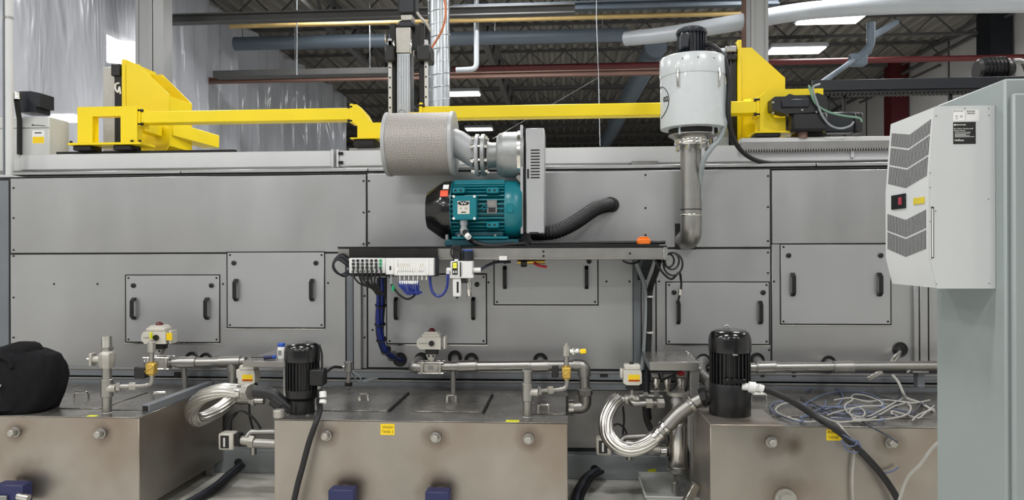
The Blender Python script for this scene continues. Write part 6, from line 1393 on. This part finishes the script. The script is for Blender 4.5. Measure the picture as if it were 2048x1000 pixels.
solo('flex_conduit', MB().tube(cat([P(1272, 523, YF+.15), P(1278, 540, YF+.25), P(1290, 575, YM-.1), P(1292, 620, YM-.06), P(1288, 690, YM-.06), P(1284, 740, YM-.07)]), S(4, 1290, 5.35), 10), 'conduit_grey', 'smooth grey conduit beside the black ribbed conduit', 'conduit')
for py in (578, 593, 665): solo('cable_tie', MB().lathe([(S(6.6, 1300, 5.35), -.006), (S(6.6, 1300, 5.35), .006)], P(1300, py, YM-.075), (0, 0, 1), 16), 'white_plastic', 'pale band around the black ribbed conduit', 'cable tie', 'bands on the black conduit')
solo('shelf_cable', MB().tube(cat([P(1245, 521, YF+.1), P(1255, 526, YF+.1), P(1268, 527, YF+.12), P(1280, 522, YF+.14)]), .006, 6), 'rubber', 'thin black cable sagging under the right of the shelf', 'cable')

# ================================================================== tangled cables on the rinse tank
def loose(pts, m_, r, label, lift=0.0, group=None):
    q = []
    for i_, p_ in enumerate(pts):
        v = PZ(p_[0], p_[1], ZK+.012+lift*.5+(p_[2] if len(p_) > 2 else 0)+.004*((i_*7) % 3))
        v.y = max(v.y, YT0+.03) if p_[1] < 853 else v.y
        q.append(v)
    return solo('loose_cable', MB().tube(cat(q, 7), r, 6), m_, label, 'cable', group)
W_ = 'loose pale grey cable in the tangle on the rinse tank'; B_ = 'loose slate blue cable in the tangle on the rinse tank'; D_ = 'loose dark cable in the tangle on the rinse tank'
GW, GB, GD = 'pale cables on the rinse tank', 'blue cables on the rinse tank', 'dark cables on the rinse tank'
whites = [[(1860, 800), (1830, 806), (1800, 803), (1770, 800), (1735, 803), (1700, 796), (1668, 800)], [(1810, 795), (1790, 805), (1760, 822), (1730, 836), (1712, 838), (1700, 828), (1702, 820), (1718, 815), (1730, 825), (1722, 834), (1700, 828), (1690, 818), (1692, 808), (1705, 800), (1702, 795), (1710, 789), (1730, 791), (1755, 800), (1765, 808), (1758, 812), (1725, 813), (1690, 820), (1655, 830)],
          [(1815, 806), (1822, 815), (1815, 828), (1790, 836), (1750, 840), (1715, 845), (1680, 846), (1655, 838), (1625, 825), (1600, 812), (1585, 806), (1565, 808), (1552, 817), (1556, 826), (1580, 836), (1610, 844), (1640, 846), (1670, 850)], [(1868, 812), (1850, 826), (1838, 836), (1820, 832), (1800, 826), (1785, 822), (1784, 828), (1795, 832)],
          [(1812, 806), (1790, 812), (1765, 826), (1745, 836), (1720, 841), (1705, 838), (1715, 835), (1722, 842), (1714, 844)], [(1868, 818), (1840, 828), (1825, 840)]]
for p_ in whites: loose(p_, 'grey_cable', .0052, W_, .01, GW)
blues = [[(1612, 782), (1630, 772), (1655, 770), (1678, 780), (1686, 795), (1680, 805), (1672, 815)], [(1548, 806), (1541, 812), (1544, 822), (1562, 832), (1590, 842), (1620, 846)], [(1608, 809), (1625, 800), (1650, 788), (1690, 783), (1730, 786), (1755, 796), (1768, 808), (1762, 820), (1740, 826), (1700, 828), (1660, 826), (1625, 830)],
         [(1600, 808), (1640, 813), (1690, 816), (1730, 822), (1760, 834), (1768, 840), (1740, 842), (1700, 838), (1660, 836)], [(1548, 804), (1575, 803), (1600, 806), (1615, 816), (1622, 830), (1600, 836), (1612, 842)], [(1652, 802), (1648, 814), (1630, 822), (1608, 832), (1600, 838)], [(1640, 820), (1690, 812), (1740, 812), (1790, 818), (1830, 826)]]
for p_ in blues: loose(p_, 'blue_cable', .0048, B_, .0, GB)
darks = [[(1601, 794), (1625, 806), (1655, 822), (1680, 832), (1720, 836), (1770, 830), (1820, 832)], [(1800, 770), (1798, 795), (1790, 810)], [(1845, 785), (1842, 805), (1830, 822), (1815, 832)], [(1700, 788), (1750, 790), (1790, 800), (1835, 806), (1868, 814)]]
for p_ in darks: loose(p_, 'dark_cable', .0045, D_, .005, GD)
solo('loose_cable', MB().tube(cat([P(1850, 757, 5.3), P(1842, 746, 5.25), P(1828, 738, 5.2), P(1815, 744, 5.12)]), .007, 6), 'grey_cable', 'pale cable arched over the right pipe near the cabinet', 'cable')
solo('loose_cable', MB().tube(cat([P(1785, 750, 5.1), P(1797, 765, 5.05), P(1806, 785, 5.0), PZ(1815, 797, ZK+.02), PZ(1840, 806, ZK+.01), PZ(1868, 822, ZK+.01)]), .009, 6), 'grey_cable', 'pale cable rising from the tangle to the right pipe', 'cable')
# cables hanging over the tank front
YQ = YT0-.03
for pts, m_, r, lb in (([PZ(1655, 840, ZK+.01), PZ(1672, 845, ZK+.012), P(1684, 856, YQ), P(1695, 870, YQ), P(1706, 885, YQ-.01), P(1710, 900, YQ), P(1706, 940, YQ), P(1705, 975, YQ), P(1708, 1020, YQ)], 'grey_cable', .007, 'pale cable hanging straight down the rinse tank front'),
                       ([PZ(1640, 845, ZK+.012), P(1665, 858, YQ), P(1690, 872, YQ-.03), P(1715, 890, YQ-.035), P(1735, 915, YQ-.03), P(1748, 935, YQ), P(1765, 945, YQ), P(1785, 942, YQ), P(1797, 934, YQ)], 'blue_cable', .005, 'blue cable falling beside the thick black cable on the rinse tank'),
                       ([P(1682, 880, YQ-.02), P(1690, 890, YQ-.03), P(1706, 892, YQ-.04), P(1714, 884, YQ-.04), P(1700, 878, YQ-.03), P(1684, 879, YQ-.02), P(1694, 900, YQ-.03), P(1712, 905, YQ-.04), P(1722, 895, YQ-.04), P(1714, 880, YQ-.03)], 'blue_cable', .0045, 'blue cable knot below the RINSE label'),
                       ([PZ(1722, 842, ZK+.012), P(1745, 855, YQ), P(1770, 868, YQ-.02), P(1785, 878, YQ-.04), P(1795, 885, YQ-.04)], 'dark_cable', .005, 'thin dark cable hanging to the right plug of the rinse tank'),
                       ([P(1880, 882, 4.0), P(1862, 900, 4.02), P(1840, 930, 4.05), P(1820, 950, 4.08), P(1808, 972, 4.1), P(1796, 1010, 4.1)], 'grey_cable', .009, 'pale cable slanting down from the cabinet edge')):
    solo('hanging_cable', MB().tube(cat(pts), r, 8), m_, lb, 'cable')
